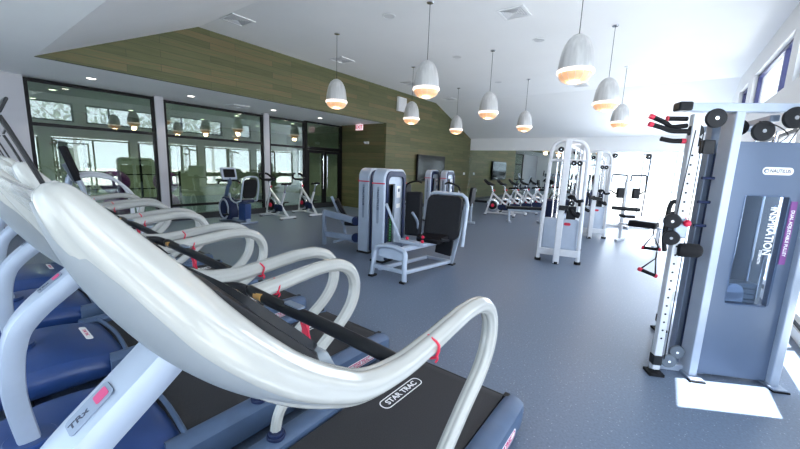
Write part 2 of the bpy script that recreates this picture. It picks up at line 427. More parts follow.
# outside
bm = B(); add_box(bm, (0, 8, -.2), (90, 90, .1)); struct('ground', bm, 'concrete')
bm = B(); slab(bm, [(XR+.2, YF-1, 4.42), (XR+.78, YF-1, 4.36), (XR+.78, YB+1, 4.36), (XR+.2, YB+1, 4.42)], .12); struct('sun_blocking_overhang', bm, 'white_paint')  # unseen overhang, added and sized to keep sun out of the clerestory
# studio glazing: piers and three glazed bays
bm = B()
for y0, y1 in ((-3.0, 1.47), (3.85, 4.05), (7.0, 7.2)): add_box(bm, (XG, (y0+y1)/2, ZS/2), (.16, y1-y0, ZS))
struct('wall_studio_front', bm, 'shaded_white')
bm = B(); add_box(bm, (XG+.09, 4.55, .09), (.03, 9.1-2.8+5.0, .18)); struct('baseboard_studio', bm, 'dark_base')
window('window_%d' % n, 'Y', XG, 1.47, 3.85, 0, 3.3, (), (2.36,), gm='studio_glass', w=.07); n += 1
window('window_%d' % n, 'Y', XG, 4.05, 7.0, 0, 3.27, (), (2.34, .42), gm='studio_glass', w=.07); n += 1
window('window_%d' % n, 'Y', XG, 7.2, 8.72, 0, 3.27, (), (2.32,), gm='studio_glass', w=.07); n += 1
bm = B(); add_box(bm, (XG, 9.65, 2.31), (.12, 1.86, .12)); add_box(bm, (XG, 10.56, 1.65), (.12, .09, 3.3)); add_box(bm, (XG, 9.65, 3.27), (.1, 1.86, .06)); add_box(bm, (XG, 8.78, 1.65), (.1, .08, 3.3))
d_ = struct('door_1', bm, 'dark_frame')
for k, (a, b) in enumerate(((8.83, 9.66), (9.68, 10.51))):
    bm = B(); add_ring_prism(bm, [(a, .02), (b, .02), (b, 2.24), (a, 2.24)], [(a+.09, .2), (b-.09, .2), (b-.09, 2.14), (a+.09, 2.14)], (XG-.03, 0, 0), (0, 1, 0), (0, 0, 1), (1, 0, 0), .06)
    lf = obj('door_leaf', bm, 'dark_frame', d_, smooth=False)
    bm = B(); add_box(bm, (XG, (a+b)/2, 1.17), (.012, b-a-.17, 1.95)); obj('pane', bm, 'studio_glass', lf, smooth=False)
    bm = B(); hy = (9.57, 9.77)[k]
    add_cyl(bm, (XG+.09, hy, .75), (XG+.09, hy, 2.05), .014); add_cyl(bm, (XG, hy, .9), (XG+.09, hy, .9), .01); add_cyl(bm, (XG, hy, 1.9), (XG+.09, hy, 1.9), .01)
    obj('door_handle', bm, 'chrome', lf)
bm = B(); add_box(bm, (XG, 9.65, 2.8), (.012, 1.7, .86)); obj('pane', bm, 'studio_glass', d_, smooth=False)

# ------------------------------------------------------------------ lamps and ceiling fittings
def pendant(loc, label):
    t = thing('pendant_lamp', label, 'lamp', loc, 0, 'dome pendants in three rows')
    bm = B(); add_disc(bm, (0, 0, -.012), .06, .024, seg=20); obj('canopy', bm, 'chrome', t)
    bm = B(); add_cyl(bm, (0, 0, -.02), (0, 0, -.99), .005, 6); obj('cord', bm, 'black', t)
    bm = B()
    pr = [(.012, -.96), (.035, -.965), (.08, -.985), (.13, -1.03), (.17, -1.10), (.20, -1.19), (.218, -1.29), (.228, -1.39), (.232, -1.455),
          (.226, -1.455), (.222, -1.39), (.212, -1.29), (.194, -1.19), (.165, -1.105), (.125, -1.04), (.075, -.995), (.012, -.975)]
    add_lathe(bm, pr, seg=36); obj('lamp_shade', bm, 'alu', t)
    bm = B(); add_lathe(bm, [(.222, -1.43), (.24, -1.435), (.243, -1.47), (.236, -1.485), (.222, -1.48), (.222, -1.43)], seg=36); obj('rim', bm, 'rimglow', t)
    bm = B()
    def pr_(k): return 1
    prf = [(.222, -1.475), (.215, -1.51), (.195, -1.545), (.16, -1.575), (.11, -1.594), (.05, -1.603), (.0005, -1.604)]
    add_lathe(bm, prf, seg=36); df = obj('diffuser', bm, 'glow', t)
    bm = B()
    for k in range(14):
        a = 2*PI*k/14; pts = [Vector((math.cos(a)*r*1.015, math.sin(a)*r*1.015, z-.004)) for r, z in prf[:-1]]
        add_tube(bm, pts, .0028, 5)
    obj('cage', bm, 'alu', df)
    return t
PN = [(-6.2, 5.82, 'left row, nearest, hung against the green timber wall'), (-3.66, 5.62, 'middle row, nearest, large in the picture'), (-1.19, 5.62, 'right row, nearest and largest of all'),
      (-6.2, 8.8, 'left row, second, in front of the small white wall speaker'), (-3.7, 8.55, 'middle row, second from the camera'), (-1.13, 8.32, 'right row, second from the camera'),
      (-6.3, 11.8, 'left row, farthest, by the end of the timber gable'), (-3.8, 11.67, 'middle row, farthest'), (-1.17, 11.5, 'right row, farthest')]
p0 = None
for i, (x, y, lab) in enumerate(PN):
    L = 'spun aluminium dome pendant lamp, ' + lab
    if p0 is None: p0 = pendant((x, y, ZC), L)
    else: dup(p0, (x, y, ZC), 0, L)
for (x, y, e) in [(p[0], p[1], 9) for p in PN]:
    ld = bpy.data.lights.new('pendant_bulb', 'POINT'); ld.energy = e; ld.color = (1, .7, .45); ld.shadow_soft_size = .1
    lo_ = bpy.data.objects.new('pendant_bulb', ld); C.objects.link(lo_); lo_.location = (x, y, ZC-1.66)
def vent(label, loc, s=.5):
    t = thing('ceiling_vent', label, 'vent', loc)
    bm = B(); 
    add_ring_prism(bm, [(-s/2, -s/2), (s/2, -s/2), (s/2, s/2), (-s/2, s/2)], [(-s*.41, -s*.41), (s*.41, -s*.41), (s*.41, s*.41), (-s*.41, s*.41)], (0, 0, 0), (1, 0, 0), (0, 1, 0), (0, 0, -1), .015)
    obj('frame', bm, 'white_paint', t, smooth=False)
    bm = B()
    for k in range(5):
        q = s*(.38-.075*k); q2 = q-.05*s
        vo = [bm.verts.new((a*q, b*q, -.012)) for a, b in ((-1, -1), (1, -1), (1, 1), (-1, 1))]
        vi = [bm.verts.new((a*q2, b*q2, -.002)) for a, b in ((-1, -1), (1, -1), (1, 1), (-1, 1))]
        for i in range(4): bm.faces.new((vo[i], vo[(i+1) % 4], vi[(i+1) % 4], vi[i]))
    obj('louvre', bm, 'grille', t, smooth=False)
    return t
v0 = vent('square white air vent in the ceiling, near the left gable peak', (-7.46, 4.24, ZC))
for x, y, z, lab in ((-2.59, 6.8, ZC, 'square white air vent in the ceiling at top centre of the picture'), (-7.58, 7.31, ZC, 'square white air vent behind the cord of the left nearest pendant'),
                     (-7.45, 10.41, ZC, 'square white air vent near the timber wall beside the middle pendants'), (-2.6, 13.2, ZC, 'square white air vent in the ceiling far end, right side'),
                     (-7.6, 13.4, ZC, 'square white air vent at the far end of the timber wall'), (-10.35, 5.79, ZS, 'square white air vent in the low soffit over the studio glass')):
    dup(v0, (x, y, z), 0, lab)
def disc_speaker(x, y, lab):
    t = thing('ceiling_speaker', lab, 'speaker', (x, y, ZC))
    bm = B(); add_disc(bm, (0, 0, -.006), .13, .012, seg=28, hole=.11); obj('rim', bm, 'white_paint', t)
    bm = B(); add_disc(bm, (0, 0, -.004), .112, .006, seg=28); obj('grille', bm, 'grille', t)
for x, y, lab in ((-4.65, 5.71, 'round ceiling speaker nearest the camera, left of the big middle pendant cord'), (-4.7, 8.61, 'round ceiling speaker between the left and middle pendant rows, second one'),
                  (-2.59, 8.41, 'round ceiling speaker right of the centre, left of the largest pendant'), (-4.77, 11.62, 'round ceiling speaker farthest away over the middle row'),
                  (-2.3, 11.7, 'small round ceiling speaker near the far right pendants')):
    disc_speaker(x, y, lab)
def downlight(x, y, lab):
    t = thing('recessed_downlight', lab, 'light', (x, y, ZS), 0, 'downlights in the low soffit')
    bm = B(); add_disc(bm, (0, 0, -.005), .095, .01, hole=.075); obj('trim_ring', bm, 'white_paint', t)
    bm = B(); add_disc(bm, (0, 0, -.004), .078, .008); obj('lens', bm, 'downlight', t)
DL = [(-9.9, 2.35, 'over the first glass bay'), (-10.0, 4.35, 'over the second glass bay, first'), (-10.0, 6.75, 'beside the pier between the second and third bays'), (-10.0, 8.61, 'in front of the entrance doors')]
for x, y, lab in DL:
    downlight(x, y, 'round recessed downlight in the soffit ' + lab)
    ld = bpy.data.lights.new('downlight_lamp', 'SPOT'); ld.energy = 25; ld.spot_size = 2.0; ld.color = (1, .9, .75); ld.shadow_soft_size = .06
    lo_ = bpy.data.objects.new('downlight_lamp', ld); C.objects.link(lo_); lo_.location = (x, y, ZS-.03)
k_ = 0
for x in (-12.6, -15.2):
    for y in (2.2, 4.6, 7.0, 9.4):
        downlight(x, y, 'round recessed downlight in the %s row of the studio, %s from the near end' % ('front' if x > -13 else 'rear', {2.2: 'first', 4.6: 'second', 7.0: 'third', 9.4: 'fourth'}[y]))
        ld = bpy.data.lights.new('downlight_lamp', 'SPOT'); ld.energy = 90; ld.spot_size = 2.4; ld.color = (1, .93, .8); ld.shadow_soft_size = .06
        lo_ = bpy.data.objects.new('downlight_lamp', ld); C.objects.link(lo_); lo_.location = (x, y, ZS-.03)
# exit sign
t = thing('exit_sign', 'red and white exit sign hung from the soffit near the doors', 'sign', (-9.6, 10.2, ZS))
bm = B(); add_box(bm, (0, 0, -.02), (.1, .05, .04)); obj('bracket', bm, 'white_paint', t)
bm = B(); add_box(bm, (0, 0, -.16), (.36, .035, .22)); obj('housing', bm, mat('exit_white', (.9, .8, .82), .4, emit=(1, .55, .65), es=.55), t, smooth=False, bevel=.006)
text('lettering', 'EXIT', .17, frame_m((0, -.019, -.16), (1, 0, 0), (0, 0, 1)), 'red', t)
# emergency light
t = thing('emergency_light', 'small white emergency light on the recess timber wall under the exit sign', 'light', (-9.55, YREC, 2.62))
bm = B(); add_box(bm, (0, -.03, 0), (.2, .06, .1)); obj('housing', bm, 'white_paint', t, bevel=.01)
for s in (-1, 1):
    bm = B(); add_ball(bm, (s*.07, -.08, .01), .04, seg=12); obj('lamp_head', bm, 'white_paint', t)
# wall speaker
t = thing('wall_speaker', 'white rectangular speaker on the green timber wall', 'speaker', (XW, 11.45, 4.12))
bm = B(); add_box(bm, (.06, 0, 0), (.12, .5, .52)); obj('cabinet', bm, 'white_paint', t, bevel=.015)
bm = B(); add_box(bm, (.124, 0, 0), (.01, .45, .47)); obj('grille', bm, 'grille', t, bevel=.004)
# television
t = thing('wall_television', 'wide black flat television mounted on the green timber wall', 'television', (XW, 13.8, 1.72))
bm = B(); add_box(bm, (.03, 0, 0), (.06, .5, .4)); obj('bracket', bm, 'black', t)
bm = B(); add_box(bm, (.1, 0, 0), (.08, 2.3, 1.14)); obj('housing', bm, 'black', t, bevel=.01)
bm = B(); add_box(bm, (.142, 0, .01), (.006, 2.22, 1.05)); obj('screen', bm, 'screen', t, smooth=False)
for z, lab in ((1.5, 'white double switch plate on the timber wall at the far corner, upper'), (.55, 'white socket plate on the timber wall at the far corner, lower')):
    t = thing('switch_plate' if z > 1 else 'socket_plate', lab, 'switch' if z > 1 else 'socket', (XW, 17.3 if z > 1 else 16.85, z))
    bm = B(); add_box(bm, (.006, 0, 0), (.012, .2, .13)); obj('plate', bm, 'letter_white', t, bevel=.003)
    for s in (-1, 1):
        bm = B(); add_box(bm, (.014, s*.05, 0), (.008, .035, .07)); obj('rocker' if z > 1 else 'socket', bm, 'white_paint', t)
#PART2
# ------------------------------------------------------------------ treadmills
def groove(th):
    g = 1.0
    for a, w_, d in ((PI*.5, .16, .13), (PI*.25, .16, .10), (PI*.75, .16, .10), (-PI*.5, .16, .13), (PI*1.27, .2, .05), (PI*1.73, .2, .05), (0, .2, .09), (PI, .2, .09)):
        dd = abs((th-a+PI) % (2*PI)-PI); g -= d*math.exp(-(dd/w_)**2)
    return g
def resample(vals, n):
    """repeat the Catmull-Rom spacing of smooth_path for scalar pairs"""
    P = smooth_path([(a, b, 0) for a, b in vals], n); return [(max(p.x, .003), max(p.y, .003)) for p in P]
def treadmill(label, loc, rz_):
    t = thing('treadmill', label, 'treadmill', loc, rz_, None)
    # running bed
    bm = B(); add_box(bm, (0, 1.45, .12), (.84, 1.72, .12)); 
    for s in (-1, 1): add_box(bm, (s*.34, .0, .03), (.12, .14, .06)); add_box(bm, (s*.42, 2.1, .03), (.09, .12, .06))
    obj('base_frame', bm, 'black', t, bevel=.008)
    bm = B()
    pts = [(.55, .196), (.9, .200), (1.5, .2), (2.2, .2), (2.27, .192), (2.295, .17), (2.29, .13), (2.25, .1), (1.5, .1), (.9, .1), (.6, .1)]
    a = [bm.verts.new((-.375, y, z)) for y, z in pts]; b = [bm.verts.new((.375, y, z)) for y, z in pts]
    bm.faces.new(a); bm.faces.new(list(reversed(b)))
    for i in range(len(pts)):
        j = (i+1) % len(pts); bm.faces.new((a[j], a[i], b[i], b[j]))
    belt = obj('running_belt', bm, 'belt', t)
    text('lettering', 'STAR TRAC', .062, frame_m((-.19, 1.83, .2015), (0.03, 1, 0), (-1, 0.03, 0)), 'letter_white', belt, .0008, xs=.98)
    bm = B(); add_ring_prism(bm, rrect(-.205, -.046, .205, .046, .04), rrect(-.198, -.039, .198, .039, .035), (-.19, 1.83, .2005), (0.03, 1, 0), (-1, .03, 0), (0, 0, 1), .0015); obj('logo_outline', bm, 'letter_white', belt)
    for s in (-1, 1):
        bm = B()
        sec = [(.392, .06), (.392, .222), (.405, .236), (.44, .243), (.50, .238), (.528, .215), (.535, .16), (.53, .07), (.50, .05)]
        ys_ = [(.5, 1), (1.2, 1), (2.05, 1), (2.22, .97), (2.29, .88), (2.31, .72)]
        R = []
        for y, k in ys_: R.append([bm.verts.new((s*(.392+(x-.392)*(k if k < .99 else 1)), y+(.0 if x < .5 else -.02), .05+(z-.05)*k)) for x, z in sec])
        for A_, B_ in zip(R, R[1:]):
            for i in range(len(sec)):
                j = (i+1) % len(sec); bm.faces.new((A_[i], A_[j], B_[j], B_[i]))
        bm.faces.new(R[0]); bm.faces.new(list(reversed(R[-1])))
        sr = obj('side_rail', bm, 'rail_blue', t)
        bm = B(); add_box(bm, (s*.4, 2.24, .215), (.035, .06, .03)); obj('end_bracket', bm, 'black', sr, bevel=.004)
        bm = B(); add_prism(bm, rrect(1.72, .105, 2.06, .165, .028), (s*.534, 0, 0), (0, 1, 0), (0, 0, 1), (s, 0, 0), .002); sl = obj('side_label', bm, 'letter_white', sr)
        bm = B(); add_ring_prism(bm, rrect(1.73, .112, 2.05, .158, .022), rrect(1.737, .118, 2.043, .152, .018), (s*.536, 0, 0), (0, 1, 0), (0, 0, 1), (s, 0, 0), .001); obj('label_border', bm, 'pink', sl)
        text('lettering', 'STAR TRAC', .036, frame_m((s*.5368, 1.89, .135), (0, s, 0), (0, 0, 1)), 'pink', sl, .0006)
    # motor hood: rounded lofted shell
    bm = B(); R = []
    hood = [(-.30, .26, .10), (-.285, .36, .17), (-.23, .42, .235), (-.12, .455, .285), (.05, .475, .315), (.22, .48, .32), (.38, .48, .30), (.50, .48, .265), (.58, .475, .235), (.62, .47, .20)]
    for y, w_, h in hood:
        ring = [bm.verts.new((-w_, y, .04)), bm.verts.new((-w_*1.02, y, h*.45)), bm.verts.new((-w_*.985, y, h*.72)), bm.verts.new((-w_*.90, y, h*.88)), bm.verts.new((-w_*.6, y, h*.965)), bm.verts.new((-w_*.25, y, h)),
                bm.verts.new((w_*.25, y, h)), bm.verts.new((w_*.6, y, h*.965)), bm.verts.new((w_*.90, y, h*.88)), bm.verts.new((w_*.985, y, h*.72)), bm.verts.new((w_*1.02, y, h*.45)), bm.verts.new((w_, y, .04))]
        R.append(ring)
    for A_, B_ in zip(R, R[1:]):
        for i in range(12): bm.faces.new((A_[i], A_[(i+1) % 12], B_[(i+1) % 12], B_[i]))
    bm.faces.new(R[0]); bm.faces.new(list(reversed(R[-1])))
    mh = obj('motor_hood', bm, 'hood_blue', t); sb = mh.modifiers.new('s', 'SUBSURF'); sb.levels = 1; sb.render_levels = 1
    bm = B(); add_tube(bm, smooth_path([(-.50, .62, .06), (-.51, .60, .17), (-.46, .60, .22), (0, .63, .235), (.46, .60, .22), (.51, .60, .17), (.50, .62, .06)], 5), .016, 8); obj('hood_lip', bm, 'rail_blue', mh)
    bm = B(); add_prism(bm, rrect(-.15, -.022, .15, .022, .02), (.0, .44, .288), (1, 0, 0), (0, 1, -.18), (0, .18, 1), .004); bd = obj('hood_badge', bm, 'letter_white', mh)
    text('lettering', 'STAR TRAC', .03, frame_m((0, .44, .2926), (1, 0, 0), (0, 1, -.18)), 'pink', bd, .0005)
    # mast
    bm = B(); mp = smooth_path([(0, .45, 1.27), (0, .31, 1.15), (0, .12, .985), (0, .045, .85), (0, .02, .6), (0, .05, .30)], 6)
    k_ = len(mp); add_tube(bm, mp, [(.082-.028*i/k_, .05-.008*i/k_) for i in range(k_)], 16, side=(1, 0, 0), prof=lambda th: 1/(abs(math.cos(th))**5+abs(math.sin(th))**5)**.2)
    ms = obj('mast', bm, 'silver_light', t)
    bm = B(); add_disc(bm, (0, .05, .325), .10, .03, seg=24); obj('mast_collar', bm, 'hood_blue', ms)
    dv = Vector((0, -.19, -.165)).normalized(); nv = Vector((0, dv.z, -dv.y)); nv = nv if nv.z > 0 else -nv
    top = Vector((0, .225, 1.075))+nv*.051
    bm = B(); add_prism(bm, rrect(-.06, -.034, .06, .034, .012), top, dv, (1, 0, 0), nv, .003); lb = obj('model_label', bm, 'silver', ms)
    text('lettering', 'TRx', .03, frame_m(top+nv*.0032+dv*.03, -dv, nv.cross(-dv)), 'letter_dark', lb, .0006)
    bm = B(); add_prism(bm, rrect(-.05, -.02, -.015, .02, .006), top+nv*.0025, dv, (1, 0, 0), nv, .0015); obj('label_mark', bm, 'pink', lb)
    # swooping arms that become the hand rails
    ctr = [(.092, 1.712), (.098, 1.70), (.124, 1.655), (.164, 1.596), (.216, 1.524), (.272, 1.448), (.35, 1.362), (.452, 1.268), (.568, 1.188), (.69, 1.128), (.86, 1.102), (1.04, 1.112), (1.2, 1.13), (1.34, 1.142), (1.48, 1.132), (1.585, 1.08), (1.635, .985), (1.62, .87), (1.54, .765), (1.38, .655), (1.2, .52), (1.06, .38), (1.02, .24)]
    siz = [(.004, .004), (.026, .022), (.040, .036), (.048, .046), (.055, .056), (.058, .060), (.057, .060), (.054, .058), (.050, .053), (.046, .048), (.043, .044), (.042, .042), (.041, .041), (.040, .040), (.040, .040), (.040, .040), (.040, .040), (.040, .040), (.038, .038), (.036, .036), (.034, .034), (.032, .032), (.03, .03)]
    for s in (-1, 1):
        bm = B(); xs_ = [.475 for i in range(len(ctr))]
        P = smooth_path([(s*x, y, z) for x, (y, z) in zip(xs_, ctr)], 6); S = resample(siz, 6)
        add_tube(bm, P, S, 40, side=(1, 0, 0), prof=groove)
        hr = obj('hand_rail', bm, 'pearl', t)
        kp = []
        for i_ in range(1, 11):
            (ya, za), (yb_, zb_) = ctr[i_-1], ctr[i_+1]; d_2 = Vector((0, yb_-ya, zb_-za)).normalized(); nn = Vector((0, d_2.z, -d_2.y))
            kp.append(Vector((s*.474, ctr[i_][0], ctr[i_][1]))+nn*(.020*min(1, (11-i_)/5)))
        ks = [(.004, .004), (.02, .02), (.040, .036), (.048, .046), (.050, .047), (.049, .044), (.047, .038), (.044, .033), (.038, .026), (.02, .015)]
        bm = B(); add_tube(bm, smooth_path(kp, 5), resample(ks, 5), 24, side=(1, 0, 0)); obj('arm_underside', bm, 'underside_shade', hr)  # extra strip for the shaded lower side of the arm
        bm = B(); add_disc(bm, (s*.462, 1.02, .245), .052, .025); add_disc(bm, (s*.462, 1.02, .262), .04, .02); obj('rail_socket', bm, 'navy', hr)
        bm = B(); pr = [Vector((s*.48+.043*math.cos(a_*PI/8), 1.04+.006*math.sin(a_*PI/2), 1.104+.043*math.sin(a_*PI/8))) for a_ in range(16)]
        add_tube(bm, pr, .0055, 6, closed=True); add_tube(bm, smooth_path([(s*.48+.036, 1.042, 1.08), (s*.48+.036, 1.048, 1.066), (s*.48+.03, 1.044, 1.052)], 4), .004, 6)
        obj('ribbon', bm, 'red', hr)
    # console between the arms
    cs_ = [(.27, 1.545), (.30, 1.53), (.35, 1.48), (.50, 1.335), (.585, 1.25), (.622, 1.19), (.605, 1.14), (.54, 1.15), (.45, 1.215), (.36, 1.33), (.28, 1.45), (.255, 1.51)]
    bm = B(); R = []
    for x, k in ((-.445, .80), (-.43, .93), (-.40, 1), (-.2, 1.0), (.2, 1.0), (.40, 1), (.43, .93), (.445, .80)):
        R.append([bm.verts.new((x, .37+(y-.37)*k, 1.40+(z-1.40)*k)) for y, z in cs_])
    for A_, B_ in zip(R, R[1:]):
        for i in range(len(cs_)): bm.faces.new((A_[i], A_[(i+1) % len(cs_)], B_[(i+1) % len(cs_)], B_[i]))
    bm.faces.new(R[0]); bm.faces.new(list(reversed(R[-1])))
    cn = obj('console', bm, 'black', t)
    bm = B(); add_prism(bm, [(.565, 1.275), (.60, 1.255), (.634, 1.195), (.615, 1.13), (.54, 1.14), (.47, 1.19), (.50, 1.22)], (-.445, 0, 0), (0, 1, 0), (0, 0, 1), (1, 0, 0), .89); obj('console_lip', bm, 'lip_grey', cn, bevel=.02)
    u_ = Vector((0, .255, -.25)).normalized(); n_ = Vector((0, .25, .255)).normalized(); o_ = Vector((0, .45, 1.388))-n_*.012
    bm = B(); add_prism(bm, rrect(-.425, -.13, .425, .19, .09, 8), o_, (1, 0, 0), u_, n_, .026); dp = obj('display', bm, 'black_gloss', cn, bevel=.012)
    bm = B(); add_ring_prism(bm, rrect(-.44, -.145, .44, .205, .10, 8), rrect(-.424, -.129, .424, .189, .09, 8), o_, (1, 0, 0), u_, n_, .022); obj('display_rim', bm, 'black', dp)
    bm = B(); R = []
    for i in range(13):
        x = -.43+.86*i/12; k = 1-.35*math.cos(PI*x/.86)
        R.append([bm.verts.new((x, y, z)) for y, z in ((.125, 1.685-.02*(1-k)), (.16, 1.665), (.225, 1.59), (.29, 1.53), (.30, 1.50), (.25, 1.50), (.17, 1.585), (.12, 1.66))])
    for A_, B_ in zip(R, R[1:]):
        for i in range(8): bm.faces.new((A_[i], A_[(i+1) % 8], B_[(i+1) % 8], B_[i]))
    bm.faces.new(R[0]); bm.faces.new(list(reversed(R[-1]))); obj('console_hood', bm, 'pearl', t, bevel=.01)
    # upper ridge of the arm shell, a second lobe inboard of the first
    for s in (-1, 1):
        bm = B(); lp = smooth_path([(s*.435, .105, 1.712), (s*.435, .12, 1.69), (s*.43, .158, 1.632), (s*.43, .212, 1.552), (s*.438, .265, 1.475), (s*.452, .325, 1.40), (s*.462, .38, 1.32), (s*.47, .44, 1.26)], 5)
        add_tube(bm, lp, resample([(.004, .004), (.020, .018), (.030, .029), (.040, .040), (.042, .044), (.034, .032), (.022, .02), (.01, .01)], 5), 28, side=(1, 0, 0), prof=groove); obj('arm_ridge', bm, 'pearl', t)
    for i in range(-3, 4):
        bm = B(); add_prism(bm, rrect(-.022, -.012, .022, .012, .006), o_+n_*.026+Vector((i*.08, 0, 0))+u_*.13, (1, 0, 0), u_, n_, .004); obj('button', bm, 'shell_grey', dp)
    for s in (-1, 1):
        bm = B(); add_lathe(bm, [(.0005, -.05), (.035, -.05), (.04, .0), (.047, .01), (.045, .012), (.037, .003), (.033, -.04), (.0005, -.04)], (s*.3, .53, 1.29), 20); obj('cup_holder', bm, 'black', cn)
    # grip bar with heart-rate plates
    bm = B(); P = smooth_path([(-.475, .90, 1.10), (-.40, .86, 1.15), (-.30, .82, 1.175), (-.1, .81, 1.175), (.1, .81, 1.175), (.30, .83, 1.155), (.42, .87, 1.12), (.475, .90, 1.09)], 5)
    add_tube(bm, P, .024, 12); 
    for s in (-1,): add_tube(bm, smooth_path([(s*.36, .835, 1.155), (s*.40, .79, 1.18), (s*.42, .73, 1.185)], 4), .027, 10)
    gb = obj('grip_bar', bm, 'black', t)
    for s in (-1,):
        bm = B(); add_tube(bm, [Vector((s*.20, .802, 1.180)), Vector((s*.26, .808, 1.176))], .018, 12, caps=True); obj('sensor_plate', bm, 'gold', gb)
    bm = B(); add_prism(bm, rrect(-.05, -.016, .05, .016, .01), (0, .812, 1.199), (1, 0, 0), (0, 1, 0), (0, 0, 1), .006); obj('stop_button_base', bm, 'silver', gb)
    bm = B(); add_tube(bm, smooth_path([(0, .84, 1.17), (.02, .87, 1.05), (0, .88, .98), (.03, .88, .93), (.0, .87, .86)], 5), .004, 6); add_tube(bm, smooth_path([(0.01, .84, 1.17), (-.02, .86, 1.10), (.015, .87, 1.03), (-.03, .88, .98), (-.01, .87, .95)], 5), .004, 6)
    add_box(bm, (0, .865, 1.08), (.03, .015, .05)); obj('safety_cord', bm, 'red', t)
    # small screen on an arm above the console
    bm = B(); add_tube(bm, smooth_path([(0, .165, 1.66), (0, .14, 1.73), (0, .118, 1.79), (0, .105, 1.822)], 4), [.005]*13, 8); sa = obj('screen_arm', bm, 'black', t)
    bm = B(); add_beam(bm, (0, .104, 1.826), (0, .118, 1.858), .05, .006, (0, 1, 0)); obj('clip', bm, 'black', sa, bevel=.004)
    return t
M['underside_shade'] = mat('shaded_arm_underside', (.22, .24, .26), .4, var=.03)  # grey carries the shade under the arm, put into the colour
M['belt'] = mat('running_belt', (.022, .022, .026), .7, var=.35, scale=160, bump=.05)
TL = ['white and blue treadmill nearest the camera, its big white arm filling the lower left', 'white and blue treadmill second in the row, beside the nearest one', 'white and blue treadmill third in the row from the camera',
      'white and blue treadmill fourth in the row, its rails ending before the bicycle machines', 'white and blue treadmill farthest in the row, nearest the studio glass']
tm = treadmill(TL[0], (-1.1, .002, 0), math.radians(-.4)); tm['group'] = 'treadmills in a row on the left'
for k in range(1, 5): dup(tm, (-1.1-1.3*k, .035+.10*k, 0), math.radians(-1.4), TL[k])
#PART3
# ------------------------------------------------------------------ dual adjustable pulley machine on the right
def pulley(name, c, r, normal, parent, m='black', w=.028):
    bm = B(); add_disc(bm, c, r, w, normal, 28); o = obj(name, bm, m, parent)
    bm = B(); add_disc(bm, c, r*.2, w*1.25, normal, 12); obj('hub_bolt', bm, 'chrome', o)
    return o
def cable(parent, pts, r=.004, name='cable'):
    bm = B(); add_tube(bm, pts, r, 6); return obj(name, bm, 'black', parent)
UX = Vector((.8976, .4407, 0)); NX = Vector((.4407, -.8976, 0)); ZZ = Vector((0, 0, 1))
def weight_column(t, L, front=True):
    """local frame: x along shroud face, y into the machine, z up. Upright at x=0, other upright at x=.60"""
    for x, nm in ((0, 'upright'), (.62, 'upright')):
        bm = B(); add_box(bm, (x+.0, .08, 1.14), (.065, .16, 2.28)); u = obj(nm, bm, 'silver_light', t, bevel=.008)
        bm = B(); add_box(bm, (x, .06, .012), (.11, .26, .024)); obj('foot_plate', bm, 'silver', u, bevel=.005)
        bm = B()
        for dx in (-.035, .035): add_box(bm, (x+dx*0, -.055+.23*(dx > 0), .006), (.12, .05, .012))
        obj('foot_pad', bm, 'rubber', u)
    # shroud: panel with a window cut out
    outer = [(.035, .03), (.585, .03), (.585, 2.05), (.035, 2.05)]
    inner = rrect(.17, .70, .475, 1.62, .03, 2)
    bm = B()
    def q(x0, z0, x1, z1): add_box(bm, ((x0+x1)/2, .075, (z0+z1)/2), (x1-x0, .05, z1-z0))
    q(.035, .03, .585, .70); q(.035, 1.62, .585, 2.05); q(.035, .70, .17, 1.62); q(.475, .70, .585, 1.62)
    sh = obj('shroud', bm, 'panel', t, smooth=False)
    bm = B(); add_prism(bm, rrect(.160, .69, .485, 1.63, .04), (0, .052, 0), (1, 0, 0), (0, 0, 1), (0, -1, 0), .008); obj('clear_cover', bm, 'smoke_glass', sh)
    for k in range(16):
        bm = B(); add_box(bm, (.32, .18, .14+k*.047), (.24, .12, .042)); obj('weight_plate', bm, 'lip_grey', t, bevel=.004)
    for x in (.25, .39):
        bm = B(); add_cyl(bm, (x, .18, .03), (x, .18, 2.15), .011, 10); obj('guide_rod', bm, 'chrome', t)
    bm = B(); add_box(bm, (.32, .2, 2.02), (.56, .05, .05)); add_box(bm, (.32, .2, .05), (.56, .05, .05)); obj('cross_brace', bm, 'silver', t, bevel=.005)
    bm = B(); add_disc(bm, (.245, .10, .79), .075, .03, (0, 1, 0), 24); add_box(bm, (.245, .10, .75), (.15, .03, .08)); obj('lower_wheel', bm, 'silver_light', t)
    bm = B(); add_tube(bm, [Vector((.43, .11, .75)), Vector((.43, .11, 1.55))], .008, 8); obj('inner_rod', bm, 'chrome', t)
    bm = B(); add_box(bm, (.32, .35, 1.05), (.62, .02, 1.95)); obj('rear_shroud', bm, 'shell_grey', t)
t = thing('cable_pulley_machine', 'tall silver dual pulley cable machine with grey blue weight shroud on the right', 'cable machine', (.42, 3.88, 0), math.atan2(UX.y, UX.x))
weight_column(t, 1)
bm = B(); add_prism(bm, rrect(.25, 1.795, .46, 1.855, .028), (0, .05, 0), (1, 0, 0), (0, 0, 1), (0, -1, 0), .006); lg = obj('logo_plate', bm, 'letter_white', t)
text('lettering', 'NAUTILUS', .038, frame_m((.37, .0435, 1.825), (1, 0, 0), (0, 0, 1)), 'letter_dark', lg, .0006, xs=.8)
bm = B(); add_ring_prism(bm, [(.275+.018*math.cos(a*PI/8), 1.825+.018*math.sin(a*PI/8)) for a in range(16)], [(.278+.011*math.cos(a*PI/8), 1.823+.011*math.sin(a*PI/8)) for a in range(16)], (0, .0435, 0), (1, 0, 0), (0, 0, 1), (0, -1, 0), .001); obj('logo_shell', bm, 'rail_blue', lg)
text('cover_lettering', 'INSPIRATION', .082, frame_m((.385, .0425, 1.34), (0, 0, -1), (1, 0, 0)), 'letter_white', t, .0008, xs=.82)
